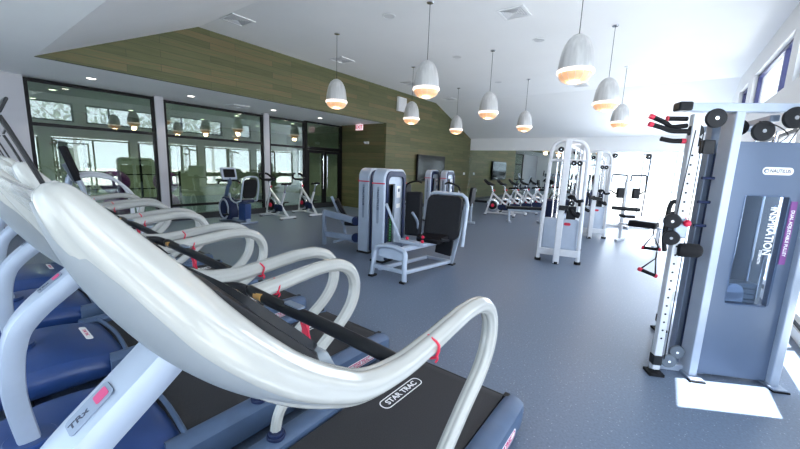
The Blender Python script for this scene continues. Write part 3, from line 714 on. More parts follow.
text('cover_lettering', 'STRENGTH', .026, frame_m((.345, .0425, 1.12), (0, 0, -1), (1, 0, 0)), 'letter_white', t, .0008, xs=.9)
bm = B(); add_box(bm, (.513, .047, 1.33), (.044, .006, .52)); pb = obj('side_banner', bm, 'lavender', t, smooth=False)
text('lettering', 'DUAL ADJUSTABLE PULLEY', .032, frame_m((.513, .0432, 1.33), (0, 0, -1), (1, 0, 0)), 'letter_white', pb, .0006, xs=.98)
# top beam and the pulley column in front
bm = B(); add_box(bm, (.16, .04, 2.305), (1.06, .09, .065)); obj('top_beam', bm, 'silver_light', t, bevel=.008)
bm = B(); add_box(bm, (-.40, .03, 2.31), (.10, .11, .07)); obj('beam_cap', bm, 'black', t, bevel=.015)
bm = B(); add_beam(bm, (0, .16, 2.24), (.0, .34, 2.24), .065, .06); add_beam(bm, (.18, 1.0, 2.24), (.75, .72, 2.24), .07, .06); add_beam(bm, (.30, .1, 2.24), (.5, .9, 2.24), .06, .05); obj('side_beam', bm, 'silver', t, bevel=.006)
def column(x, y, hz):
    bm = B(); add_box(bm, (x, y, 1.15), (.06, .06, 2.2)); c_ = obj('adjustment_column', bm, 'white_metal', t, bevel=.006)
    for k in range(22):
        bm = B(); add_disc(bm, (x, y-.031, .35+k*.075), .009, .003, (0, 1, 0), 8); obj('index_hole', bm, 'black', c_)
    bm = B(); add_box(bm, (x, y, .14), (.075, .075, .09)); obj('bottom_stop', bm, 'black', c_, bevel=.008)
    bm = B(); add_box(bm, (x, y, .012), (.12, .12, .024)); add_cyl(bm, (x, y, -.0), (x, y, .02), .035, 12); obj('foot', bm, 'rubber', c_)
    # trolley with pulleys
    bm = B(); add_box(bm, (x, y, hz), (.10, .10, .16)); tr = obj('trolley', bm, 'silver', t, bevel=.012)
    pulley('trolley_pulley', (x-.08, y-.06, hz+.06), .062, (.3, 1, .1), tr); pulley('trolley_pulley', (x-.07, y-.06, hz-.08), .062, (.3, 1, .1), tr)
    bm = B(); add_ball(bm, (x+.02, y-.08, hz+.05), .028, seg=12); add_cyl(bm, (x+.02, y-.08, hz+.05), (x+.02, y, hz+.05), .012, 8); obj('locking_knob', bm, 'red', tr)
    return tr
column(-.31, .0, 1.33); column(.22, 1.02, 1.26)
pulley('pulley', (-.17, .0, 2.22), .075, NX*0+Vector((0, 1, 0)), t); pulley('pulley', (.18, .02, 2.13), .078, (0, 1, 0), t); pulley('pulley', (.10, .16, 2.17), .065, (.2, 1, 0), t)
pulley('pulley', (.36, -.0, 2.23), .082, (0, 1, 0), t); pulley('pulley', (-.30, .0, 2.12), .055, (0, 1, 0), t, w=.04)
pulley('pulley', (-.19, .03, .12), .062, (0, 1, 0), t, 'shell_grey'); pulley('pulley', (-.11, .08, .19), .062, (0, 1, 0), t, 'shell_grey')
bm = B(); add_box(bm, (-.17, .05, 2.0), (.085, .06, .11)); obj('cable_block', bm, 'black', t, bevel=.006)
bm = B(); add_box(bm, (-.07, .12, .03), (.42, .06, .06)); add_beam(bm, (-.31, .03, .04), (.22, 1.0, .04), .05, .05); obj('base_bar', bm, 'silver_light', t, bevel=.006)
cable(t, [Vector((-.33, -.06, 2.12)), Vector((-.38, -.07, 1.28))]); cable(t, [Vector((-.25, -.02, 2.12)), Vector((-.26, -.03, .16))]); cable(t, smooth_path([(.13, 0, 2.2), (.25, 0, 2.17), (.34, 0, 2.1), (.35, .1, 2.04)], 4))
cable(t, [Vector((.44, 0, 2.24)), Vector((.42, .1, 2.03))])
# second weight column behind
bm = B(); add_box(bm, (.0, .30, 1.12), (.065, .09, 2.24)); obj('upright', bm, 'silver', t, bevel=.008)
bm = B(); add_box(bm, (.02, .205, 1.03), (.03, .09, 1.86)); obj('side_shroud', bm, 'navy', t, bevel=.006)
pulley('pulley', (.26, 1.0, 2.12), .055, (.3, 1, 0), t)
# rolled pad and handles resting on the pegs
bm = B(); pk = Matrix.Rotation(PI/2, 3, 'Y'); add_lathe(bm, [(.0005, -.085), (.045, -.085), (.058, -.065), (.058, .065), (.045, .085), (.0005, .085)], (-.22, -.03, 1.15), 24, R=pk); obj('roller_pad', bm, 'rubber', t)
bm = B(); add_tube(bm, smooth_path([(-.30, .05, 1.55), (-.36, .05, 1.53), (-.385, .03, 1.42), (-.39, .02, 1.25), (-.37, .02, 1.12)], 4), .018, 10); obj('grab_loop', bm, 'black', t)
for k in range(3):
    bm = B(); add_cyl(bm, (-.06, .08, 1.35+.2*k), (-.15, .08, 1.35+.2*k), .012, 8); obj('peg', bm, 'navy', t)
def bar_handle(name, label, pts, tips, loc, rz_=0):
    g = thing(name, label, 'handle', loc, rz_)
    bm = B(); add_tube(bm, smooth_path(pts, 5), .019, 12); obj('grip', bm, 'rubber', g)
    for a, b in tips:
        bm = B(); add_cyl(bm, a, b, .021, 12); obj('red_tip', bm, 'red', g)
    return g
P_ = Vector((.42, 3.88, 0))
def m2w(x, y, z): return P_+UX*x+Vector((-UX.y, UX.x, 0))*y+ZZ*z
ang = math.atan2(UX.y, UX.x)
bar_handle('cable_bar', 'black cable bar with red tips on the pulley column top, upper one', [(0, 0, 0), (-.11, 0, -.012), (-.16, 0, .02), (-.25, 0, .06)], [((-.25, 0, .06), (-.28, 0, .072))], m2w(-.365, .0, 2.16), ang)
bar_handle('cable_bar', 'black cable bar with red tips on the pulley column top, lower one', [(0, 0, 0), (-.12, 0, .0), (-.20, 0, .025), (-.27, 0, .045)], [((-.265, 0, .044), (-.295, 0, .052))], m2w(-.375, -.06, 2.11), ang)
bar_handle('cable_bar', 'short straight black cable bar above the red-tipped ones', [(0, 0, 0), (-.07, 0, 0), (-.14, 0, 0)], [((-.14, 0, 0), (-.15, 0, 0))], m2w(-.36, .02, 2.215), ang)
bar_handle('cable_bar', 'short grey and black cable bar beneath the red-tipped ones', [(0, 0, 0), (-.07, 0, 0), (-.15, 0, .015)], [((0, 0, 0), (.03, 0, 0))], m2w(-.38, .02, 2.04), ang)
def stirrup(label, loc, rz_, tilt=0):
    g = thing('stirrup_handle', label, 'handle', loc, rz_)
    R_ = Matrix.Rotation(tilt, 3, 'Y')
    bm = B(); add_tube(bm, [R_ @ Vector(p) for p in ((-.075, 0, -.15), (0, 0, 0), (.075, 0, -.15))], .008, 8); add_tube(bm, [Vector((0, 0, 0)), Vector((0, 0, .06))], .007, 8); obj('strap', bm, 'black', g)
    bm = B(); add_cyl(bm, R_ @ Vector((-.065, 0, -.15)), R_ @ Vector((.065, 0, -.15)), .016, 12); obj('grip', bm, 'rubber', g)
    for s in (-1, 1):
        bm = B(); add_cyl(bm, R_ @ Vector((s*.065, 0, -.15)), R_ @ Vector((s*.085, 0, -.15)), .02, 12); obj('red_tip', bm, 'red', g)
    return g
h1 = stirrup('small triangular stirrup handle hanging level from the rear pulley column', (-.02, 4.6, 1.13), .1)
h2 = stirrup('triangular stirrup handle with red tips, hanging tilted below the level one', (.03, 3.98, 1.0), .5, .35)
cable(h1, [Vector((0, 0, .05)), Vector((.05, .03, .22))]); cable(h2, [Vector((0, 0, .05)), Vector((.0, -.0, .26))])

# ------------------------------------------------------------------ selectorised leg machines
def tower(t, ox, oy, w=.72, d=.26, h=1.70, stack_open=False):
    """arched weight tower: face looks to +x, width along y"""
    def arch(w_, h_, r, y0=0, z0=0):
        pts = [(y0, z0)]; 
        for k in range(9): a = PI-PI/2*k/8; pts.append((y0+r+r*math.cos(a), h_-r+r*math.sin(a)))
        for k in range(9): a = PI/2-PI/2*k/8; pts.append((y0+w_-r+r*math.cos(a), h_-r+r*math.sin(a)))
        pts.append((y0+w_, z0)); return pts
    bm = B(); add_ring_prism(bm, arch(w, h, .17), arch(w-.16, h-.08, .12, .08), (ox, oy, 0), (0, 1, 0), (0, 0, 1), (1, 0, 0), d); sh = obj('tower_shell', bm, 'silver_light', t, bevel=.03)
    bm = B(); add_ring_prism(bm, arch(w-.08, h-.04, .15, .04, .06), arch(w-.22, h-.14, .10, .11, .06), (ox+d-.01, oy, 0), (0, 1, 0), (0, 0, 1), (1, 0, 0), .03); obj('arch_trim', bm, 'navy', t, bevel=.006)
    for s in (0, 1):
        bm = B(); add_box(bm, (ox+d/2, oy+(w-.0)*s+(-.002 if s == 0 else .002), h-.26), (d+.006, .01, .02)); obj('red_band', bm, 'red', sh)
    bm = B()
    y0, y1 = oy+.10, oy+w-.10; a, b = (y0+.07, y0+.28)
    def q(ya, yb, za, zb): add_box(bm, (ox+d-.05, (ya+yb)/2, (za+zb)/2), (.05, yb-ya, zb-za))
    q(y0, a, .08, h-.13); q(b, y1, .08, h-.13); q(a, b, h-.27, h-.13); q(a, b, .08, .16)
    fp = obj('front_cover', bm, 'silver_light', t, bevel=.004)
    bm = B(); add_box(bm, (ox+d*.4, oy+w/2, .75), (.04, w-.2, 1.3)); obj('inner_back', bm, 'black', t)
    for k in range(12):
        bm = B(); add_box(bm, (ox+d-.11, (a+b)/2+.02, .22+k*.05), (.08, .2, .044)); wp = obj('weight_plate', bm, 'black', t, bevel=.003)
        bm = B(); add_box(bm, (ox+d-.067, (a+b)/2+.035, .22+k*.05), (.006, .05, .026)); obj('weight_number', bm, 'green', wp)
    bm = B(); add_cyl(bm, (ox+d-.11, (a+b)/2, .1), (ox+d-.11, (a+b)/2, h-.2), .009, 8); obj('guide_rod', bm, 'chrome', t)
    bm = B(); add_box(bm, (ox+d-.022, b+.11, 1.28), (.008, .12, .22)); ip = obj('instruction_placard', bm, 'letter_white', t, smooth=False)
    bm = B(); add_box(bm, (ox+d-.022, b+.11, 1.02), (.008, .12, .08)); obj('instruction_placard', bm, 'letter_white', t, smooth=False)
    bm = B(); add_disc(bm, (ox+d-.016, b+.11, 1.31), .035, .004, (1, 0, 0), 14); obj('placard_figure', bm, 'rail_blue', ip)
    bm = B(); add_prism(bm, rrect(-.022, -.33, .022, .33, .02), (ox+d/2, oy-.002, 1.05), (1, 0, 0), (0, 0, 1), (0, -1, 0), .006); bd = obj('side_badge', bm, 'silver', t)
    text('lettering', 'NAUTILUS', .06, frame_m((ox+d/2, oy-.0095, 1.15), (0, 0, -1), (1, 0, 0)), 'letter_dark', bd, .0006, xs=1.3)
    bm = B(); add_box(bm, (ox+d/2, oy+w/2, .02), (d+.02, w+.02, .04)); obj('base_plate', bm, 'rubber', t)
# leg press
t = thing('leg_press_machine', 'silver leg press machine with tall black seat back, nearest on the open floor', 'weight machine', (-3.22, 4.87, 0), math.radians(4))
tower(t, -.96, .0, d=.27)
def hoop(x0, x1, y, z, r, w=.04, yb=0):
    bm = B(); pts = smooth_path([(x0, y, .02), (x0+.02, y+yb*.4, z*.5), (x0+.04, y+yb, z-r*.6), (x0+.04+r, y+yb, z), ((x0+x1)/2, y+yb, z+.015), (x1-.04-r, y+yb, z), (x1-.04, y+yb, z-r*.6), (x1-.02, y+yb*.4, z*.5), (x1, y, .02)], 5)
    add_tube(bm, pts, (w*1.2, w) if False else w, 10); return bm
obj('foot_frame', hoop(-.42, .2, -.68, .50, .1, .04, .06), 'silver_light', t)
bm = B(); add_prism(bm, rrect(-.36, .30, .14, .50, .08), (0, -.60, 0), (1, 0, 0), (0, .15, 1), (0, -1, .15), .05); obj('foot_plate', bm, 'silver_light', t, bevel=.012)
bm = B(); add_box(bm, (-.11, -.67, .17), (.58, .05, .06)); obj('lower_bar', bm, 'silver_light', t, bevel=.01)
for x in (-.40, .19):
    bm = B(); add_box(bm, (x, -.68, .015), (.09, .13, .03)); obj('rubber_foot', bm, 'rubber', t, bevel=.005)
for x in (-.30, .19):
    bm = B(); add_beam(bm, (x, -.64, .16 if x > 0 else .13), (x+.12, .70, .07), .06, .06); obj('side_beam', bm, 'silver_light', t, bevel=.01)
bm = B(); add_beam(bm, (-.12, -.58, .42), (.10, .64, .42), .09, .07); obj('seat_rail', bm, 'silver_light', t, bevel=.01)
bm = B(); add_beam(bm, (.32, .76, .02), (.50, .86, 1.12), .07, .05); add_beam(bm, (-.25, .82, .05), (.34, .80, .05), .06, .05); o = obj('back_frame', bm, 'silver_light', t, bevel=.012)
bm = B(); add_box(bm, (.33, .77, .012), (.10, .13, .024)); obj('rubber_foot', bm, 'rubber', t)
# seat back pad facing -y, framed by a rounded tube
u_ = Vector((1, .12, 0)).normalized(); v_ = Vector((.0, .17, 1)).normalized(); n_ = u_.cross(v_); n_ = n_ if n_.y < 0 else -n_
o_ = Vector((.13, .74, .82))
bm = B(); add_prism(bm, rrect(-.33, -.36, .33, .44, .13, 6), o_, u_, v_, n_, .10); obj('back_pad', bm, 'vinyl', t, bevel=.02)
bm = B(); add_tube(bm, [o_+u_*x+v_*y-n_*.02 for x, y in [(.40, -.45), (.40, .30), (.36, .42), (.28, .48), (-.22, .49), (-.31, .45)]], .035, 10); obj('back_rim', bm, 'silver_light', t)
bm = B(); add_prism(bm, rrect(-.24, -.22, .24, .25, .07), (.06, .48, .47), (1, 0, 0), (0, 1, .1), (0, -.1, 1), .09); obj('seat_pad', bm, 'vinyl', t, bevel=.02)
bm = B(); add_beam(bm, (-.30, -.05, .52), (-.52, -.18, 1.12), .09, .04); obj('press_arm', bm, 'silver_light', t, bevel=.012)
bm = B(); add_beam(bm, (-.30, -.05, .50), (.10, .0, .47), .14, .06); obj('arm_base', bm, 'silver_light', t, bevel=.01)
for s in (-1, 1):
    bm = B(); add_tube(bm, smooth_path([(-.14+s*.02, .55, .50), (-.22, .45, .60), (-.24, .42, .78), (-.28, .30, .95)], 5), .025, 8) if s > 0 else add_tube(bm, smooth_path([(.36, .5, .50), (.36, .35, .52), (.34, .22, .56)], 5), .022, 8); hg = obj('hand_grip', bm, 'silver' if s > 0 else 'black', t)
bm = B(); add_beam(bm, (-.34, .45, .50), (-.40, .55, 1.30), .34, .10, (0, 1, 0)); obj('side_pad', bm, 'vinyl', t, bevel=.04)
bm = B(); add_beam(bm, (.16, .72, .18), (.20, .76, .62), .32, .06, (0, 1, 0)); obj('lower_pad', bm, 'vinyl', t, bevel=.02)
for x, y, z in ((-.14, -.08, .56), (.02, .18, .56), (.10, .02, .52)):
    bm = B(); add_ball(bm, (x, y, z), .03, seg=10); obj('adjuster_knob', bm, 'red', t)
bm = B(); add_beam(bm, (-.73, .1, .35), (-.28, .02, .42), .06, .06); obj('linkage', bm, 'silver', t)
# leg extension on the left of the towers
t = thing('leg_extension_machine', 'silver leg extension machine with arched weight tower, left of the leg press', 'weight machine', (-5.1, 5.25, 0), math.radians(4))
tower(t, .25, -.12, d=.27)
bm = B(); add_beam(bm, (-.66, -.13, .02), (-.66, -.13, .76), .07, .07, (0, 1, 0)); add_beam(bm, (-.69, -.13, .72), (.22, .0, .60), .05, .14); add_beam(bm, (-.69, -.13, .26), (.22, .0, .25), .05, .12); obj('side_frame', bm, 'silver', t, bevel=.01)
for z in (.27, .62):
    bm = B(); add_lathe(bm, [(.0005, -.05), (.085, -.05), (.10, -.02), (.10, .02), (.085, .05), (.0005, .05)], (.17, -.06, z), 20, R=Matrix.Rotation(PI/2, 3, 'X')); obj('pivot_cover', bm, 'navy', t)
bm = B(); add_beam(bm, (-.60, .02, 1.06), (-.38, .20, .42), .10, .05); obj('back_support', bm, 'silver', t, bevel=.01)
bm = B(); add_beam(bm, (-.50, .06, 1.0), (-.30, .24, .50), .36, .09); obj('back_pad', bm, 'vinyl', t, bevel=.03)
bm = B(); add_beam(bm, (-.30, .22, .50), (.02, .28, .52), .36, .09); obj('seat_pad', bm, 'vinyl', t, bevel=.03)
bm = B(); add_tube(bm, smooth_path([(-.30, .2, .6), (-.38, .2, .35), (-.28, .2, .15), (0, .2, .10), (.2, .2, .1)], 5), .035, 10); obj('seat_frame', bm, 'silver', t)
bm = B(); add_beam(bm, (-.6, .1, .05), (.2, .35, .30), .04, .04); obj('brace', bm, 'silver', t)
# two more arched towers farther back
def back_machine(label, loc, q):
    t0 = thing('weight_machine', label, 'weight machine', loc, math.radians(4))
    tower(t0, 0, 0, w=.66, d=.22, h=1.68)
    o = .11
    bm = B(); add_prism(bm, rrect(-.2, -.2, .2, .2, .06), (o+q*.65, .2, .45), (1, 0, 0), (0, 1, 0), (0, 0, 1), .09); obj('seat_pad', bm, 'vinyl', t0, bevel=.02)
    bm = B(); add_prism(bm, rrect(-.18, 0, .18, .6, .08), (o+q*.88, .2, .58), (0, 1, 0), (.1*q, 0, 1), (1, 0, -.1*q), .09); obj('back_pad', bm, 'vinyl', t0, bevel=.02)
    bm = B(); add_beam(bm, (o+q*.16, .2, .06), (o+q*1.1, .2, .06), .07, .07); add_beam(bm, (o+q*.65, .2, .06), (o+q*.65, .2, .45), .07, .07); add_beam(bm, (o+q*.95, .2, .06), (o+q*.95, .2, .9), .06, .06); obj('seat_frame', bm, 'silver_light', t0, bevel=.01)
    bm = B(); add_tube(bm, smooth_path([(o+q*.14, -.12, 1.25), (o+q*.3, -.2, 1.3), (o+q*.62, -.2, 1.2), (o+q*.7, -.2, 1.05)], 4), .03, 8); obj('press_bar', bm, 'black', t0)
back_machine('arched silver weight machine behind the leg press, left one, under the television', (-6.28, 9.82, 0), -1)
back_machine('arched silver weight machine behind the leg press, right one, closer to the mirror', (-5.88, 10.12, 0), 1)

# ------------------------------------------------------------------ spin bicycles
def spin_bike(label, loc, rz_, group=None):
    """front towards -x, saddle towards +x"""
    t = thing('spin_bicycle', label, 'exercise bike', loc, rz_, group)
    for x, nm in ((-.50, .23), (.48, .26)):
        bm = B(); add_box(bm, (x, 0, .045), (.07, nm*2, .05)); st = obj('floor_stabiliser', bm, 'white_metal', t, bevel=.012)
        for s in (-1, 1):
            bm = B(); add_box(bm, (x, s*(nm-.03), .011), (.08, .05, .022)); obj('rubber_foot', bm, 'rubber', st)
    bm = B()
    add_beam(bm, (-.50, 0, .06), (-.30, 0, .80), .06, .05, (0, 1, 0)); add_beam(bm, (-.33, 0, .78), (.22, 0, .34), .06, .06, (0, 1, 0)); add_beam(bm, (.48, 0, .06), (.16, 0, .36), .06, .05, (0, 1, 0))
    add_beam(bm, (.16, 0, .34), (.34, 0, .72), .06, .05, (0, 1, 0)); add_beam(bm, (-.48, 0, .08), (.46, 0, .07), .05, .04, (0, 1, 0)); add_beam(bm, (.22, 0, .36), (.02, 0, .10), .05, .04, (0, 1, 0))
    obj('frame', bm, 'white_metal', t, bevel=.012)
    bm = B(); add_disc(bm, (-.28, 0, .34), .23, .035, (0, 1, 0), 36, hole=.15); fl = obj('flywheel', bm, 'chrome', t)
    bm = B(); add_disc(bm, (-.28, 0, .34), .15, .02, (0, 1, 0), 30); obj('flywheel_centre', bm, 'black', fl)
    bm = B(); add_disc(bm, (-.28, -.03, .34), .06, .03, (0, 1, 0), 24); add_disc(bm, (-.28, .03, .34), .06, .03, (0, 1, 0), 24); obj('hub_cover', bm, 'red', fl)
    bm = B(); add_prism(bm, rrect(-.1, .17, .28, .36, .09), (0, -.05, .02), (1, 0, 0), (0, 0, 1), (0, 1, 0), .03); obj('chain_guard', bm, 'navy', t, bevel=.01)
    bm = B(); add_disc(bm, (.12, 0, .30), .09, .05, (0, 1, 0), 20); add_beam(bm, (.12, -.08, .30), (.02, -.08, .16), .03, .02, (0, 1, 0)); add_beam(bm, (.12, .08, .30), (.22, .08, .44), .03, .02, (0, 1, 0)); ck = obj('crank', bm, 'black', t)
    for s, x, z in ((-1, .02, .16), (1, .22, .44)):
        bm = B(); add_box(bm, (x, s*.14, z), (.10, .10, .03)); obj('pedal', bm, 'black', ck, bevel=.008)
    bm = B(); add_beam(bm, (-.30, 0, .76), (-.36, 0, 1.02), .045, .045, (0, 1, 0)); add_beam(bm, (-.42, 0, 1.03), (-.28, 0, 1.03), .05, .03, (0, 1, 0)); obj('handlebar_post', bm, 'chrome', t, bevel=.006)
    bm = B()
    for s in (-1, 1): add_tube(bm, smooth_path([(-.30, 0, 1.04), (-.32, s*.16, 1.05), (-.40, s*.21, 1.07), (-.52, s*.20, 1.12), (-.60, s*.13, 1.20), (-.62, s*.06, 1.22)], 5), .030, 10)
    add_tube(bm, smooth_path([(-.36, -.2, 1.05), (-.50, -.08, 1.06), (-.50, .08, 1.06), (-.36, .2, 1.05)], 5), .018, 8)
    add_box(bm, (-.36, 0, 1.05), (.12, .09, .035))
    obj('handlebar', bm, 'rubber', t)
    bm = B(); add_beam(bm, (.33, 0, .68), (.40, 0, .92), .04, .04, (0, 1, 0)); add_beam(bm, (.32, 0, .93), (.48, 0, .93), .04, .025, (0, 1, 0)); obj('saddle_post', bm, 'chrome', t, bevel=.005)
    bm = B(); R = []
    for x, w_, z in ((.22, .02, .965), (.27, .028, .985), (.34, .045, .985), (.42, .09, .99), (.48, .115, 1.0), (.53, .10, 1.005), (.55, .06, .99)):
        R.append([bm.verts.new((x, w_*math.cos(a*PI/6), z-.02+.03*math.sin(a*PI/6))) for a in range(12)])
    for A_, B_ in zip(R, R[1:]):
        for i in range(12): bm.faces.new((A_[i], A_[(i+1) % 12], B_[(i+1) % 12], B_[i]))
    bm.faces.new(R[0]); bm.faces.new(list(reversed(R[-1]))); obj('saddle', bm, 'rubber', t)
    bm = B(); add_ball(bm, (-.26, 0, .86), .03, seg=10); add_cyl(bm, (-.30, 0, .84), (-.26, 0, .86), .012, 8); obj('resistance_knob', bm, 'red', t)
    return t
sb = spin_bike('white spin bicycle by the glass, left one, its handlebars against the white pier', (-9.75, 6.65, 0), math.radians(2)); sb.scale = (1.1, 1.1, 1.12)
dup(sb, (-9.75, 7.85, 0), math.radians(-5), 'white spin bicycle by the glass, right one, nearer the doors')
FB = ['first and nearest of the row of white spin bicycles before the mirror, left end', 'second white spin bicycle in the row before the mirror', 'third white spin bicycle in the row before the mirror', 'fourth white spin bicycle in the row before the mirror', 'fifth white spin bicycle in the row, closest to the mirror']
for k in range(5): dup(sb, (-5.0+.19*k, 13.4+.84*k, 0), math.radians(14), FB[k])

# ------------------------------------------------------------------ recumbent bicycle by the glass
t = thing('recumbent_bicycle', 'blue and grey recumbent exercise bike with a screen, beside the glass wall', 'exercise bike', (-9.95, 5.25, 0), math.radians(4))
bm = B(); add_prism(bm, [(-.36, .06), (-.40, .30), (-.34, .58), (-.2, .72), (-.02, .68), (.12, .50), (.20, .28), (.16, .06)], (0, -.13, 0), (1, 0, 0), (0, 0, 1), (0, 1, 0), .26); obj('body_shell', bm, 'navy', t, bevel=.04)
for s in (-1, 1):
    bm = B(); add_ring_prism(bm, [(-.12+.24*math.cos(a*PI/12), .36+.30*math.sin(a*PI/12)) for a in range(24)], [(-.12+.19*math.cos(a*PI/12), .36+.25*math.sin(a*PI/12)) for a in range(24)], (0, s*.135, 0), (1, 0, 0), (0, 0, 1), (0, s, 0), .02); obj('wheel_ring', bm, 'silver_light', t)
bm = B(); add_box(bm, (-.12, 0, .04), (.10, .56, .06)); add_box(bm, (.82, 0, .04), (.10, .56, .06)); add_beam(bm, (-.1, 0, .07), (.82, 0, .10), .14, .10); obj('base_frame', bm, 'silver', t, bevel=.02)
bm = B(); add_tube(bm, smooth_path([(-.22, 0, .66), (-.12, 0, .95), (.0, 0, 1.12), (-.05, 0, 1.25)], 5), [(.05, .06)]*16, 12, side=(0, 1, 0)); obj('console_mast', bm, 'rail_blue', t)
bm = B(); add_prism(bm, rrect(-.23, -.15, .23, .19, .04), (-.06, 0, 1.34), (0, 1, 0), (-.25, 0, 1), (1, 0, .25), .05); cs = obj('console', bm, 'silver_light', t, bevel=.015)
bm = B(); add_prism(bm, rrect(-.17, -.09, .17, .14, .02), (-.008, 0, 1.352), (0, 1, 0), (-.25, 0, 1), (1, 0, .25), .006); obj('screen', bm, 'screen', cs)
bm = B(); add_tube(bm, smooth_path([(.0, -.34, 1.10), (-.05, -.25, 1.16), (-.06, 0, 1.17), (-.05, .25, 1.16), (.0, .34, 1.10)], 5), .022, 10); obj('handlebar', bm, 'rubber', t)
bm = B(); add_prism(bm, rrect(.44, -.22, .86, .22, .08), (0, 0, .60), (1, 0, 0), (0, 1, 0), (0, 0, 1), .09); obj('seat_pad', bm, 'navy', t, bevel=.03)
bm = B(); add_prism(bm, rrect(-.2, 0, .2, .52, .10), (.84, 0, .74), (0, 1, 0), (.22, 0, 1), (1, 0, -.22), .06); bp_ = obj('seat_back', bm, 'rubber', t, bevel=.02)
bm = B(); add_tube(bm, smooth_path([(.86, -.25, .66), (.95, -.25, 1.0), (.98, -.21, 1.26), (.99, -.1, 1.32), (.99, .1, 1.32), (.98, .21, 1.26), (.95, .25, 1.0), (.86, .25, .66)], 5), .022, 10); obj('back_hoop', bm, 'silver_light', bp_)
for s in (-1, 1):
    bm = B(); add_tube(bm, smooth_path([(.84, s*.26, .66), (.7, s*.30, .62), (.52, s*.31, .70), (.46, s*.31, .86)], 5), .02, 10); obj('side_handle', bm, 'silver_light', t)
bm = B(); add_prism(bm, [(.5, .10), (.80, .10), (.84, .58), (.52, .58)], (0, -.1, 0), (1, 0, 0), (0, 0, 1), (0, 1, 0), .2); obj('seat_pedestal', bm, 'hood_blue', t, bevel=.03)
for s, z in ((-1, .22), (1, .46)):
    bm = B(); add_box(bm, (.10, s*.22, z), (.12, .12, .04)); add_beam(bm, (.0, s*.15, .34), (.10, s*.17, z), .03, .02, (0, 1, 0)); obj('pedal', bm, 'black', t)

# ------------------------------------------------------------------ ellipticals past the treadmills
def elliptical(label, loc, rz_):
    t = thing('elliptical_trainer', label, 'elliptical trainer', loc, rz_)
    bm = B(); add_prism(bm, [(-.38, .05), (-.40, .40), (-.25, .66), (.0, .70), (.22, .50), (.30, .05)], (-.13, 0, 0), (0, 1, 0), (0, 0, 1), (1, 0, 0), .26); obj('body_shell', bm, 'hood_blue', t, bevel=.05)
    bm = B(); add_box(bm, (0, -.35, .03), (.6, .1, .06)); add_box(bm, (0, 1.35, .03), (.6, .1, .06)); add_box(bm, (0, .5, .06), (.1, 1.7, .07)); obj('base_frame', bm, 'silver_light', t, bevel=.012)
    bm = B(); add_tube(bm, smooth_path([(0, -.1, .6), (0, -.18, 1.0), (0, -.12, 1.38)], 5), .045, 12); obj('mast', bm, 'silver_light', t)
    bm = B(); add_prism(bm, rrect(-.2, -.13, .2, .17, .05), (0, -.12, 1.42), (1, 0, 0), (0, -.4, 1), (0, 1, .4), .06); cs = obj('console', bm, 'shell_grey', t, bevel=.015)
    for s in (-1, 1):
        bm = B(); add_tube(bm, smooth_path([(s*.26, .0, .45), (s*.27, .06, .8), (s*.28, .05, 1.1), (s*.28, -.02, 1.35)], 5), .022, 10); ar = obj('swing_arm', bm, 'silver_light', t)
        bm = B(); add_tube(bm, smooth_path([(s*.28, -.02, 1.35), (s*.275, -.09, 1.6), (s*.25, -.16, 1.86)], 5), .042, 12); obj('foam_grip', bm, 'rubber', ar)
        bm = B(); add_tube(bm, smooth_path([(s*.26, 0, .42), (s*.22, .5, .30), (s*.18, 1.2, .28)], 4), .03, 10); fa = obj('pedal_arm', bm, 'silver_light', t)
        bm = B(); add_box(bm, (s*.2, .62, .36), (.16, .38, .05)); obj('foot_platform', bm, 'black', fa, bevel=.02)
        bm = B(); add_tube(bm, smooth_path([(s*.12, -.1, 1.36), (s*.2, .15, 1.42), (s*.24, .45, 1.34), (s*.24, .68, 1.05), (s*.23, .74, .7), (s*.22, .72, .35)], 6), .020, 10); obj('guard_rail', bm, 'white_metal', t)
    return t
e0 = elliptical('elliptical trainer past the treadmills, nearer one, tall black foam grips', (-7.45, 1.50, 0), math.radians(-12))
dup(e0, (-8.65, 1.74, 0), math.radians(-12), 'elliptical trainer past the treadmills, the one nearest the glass')

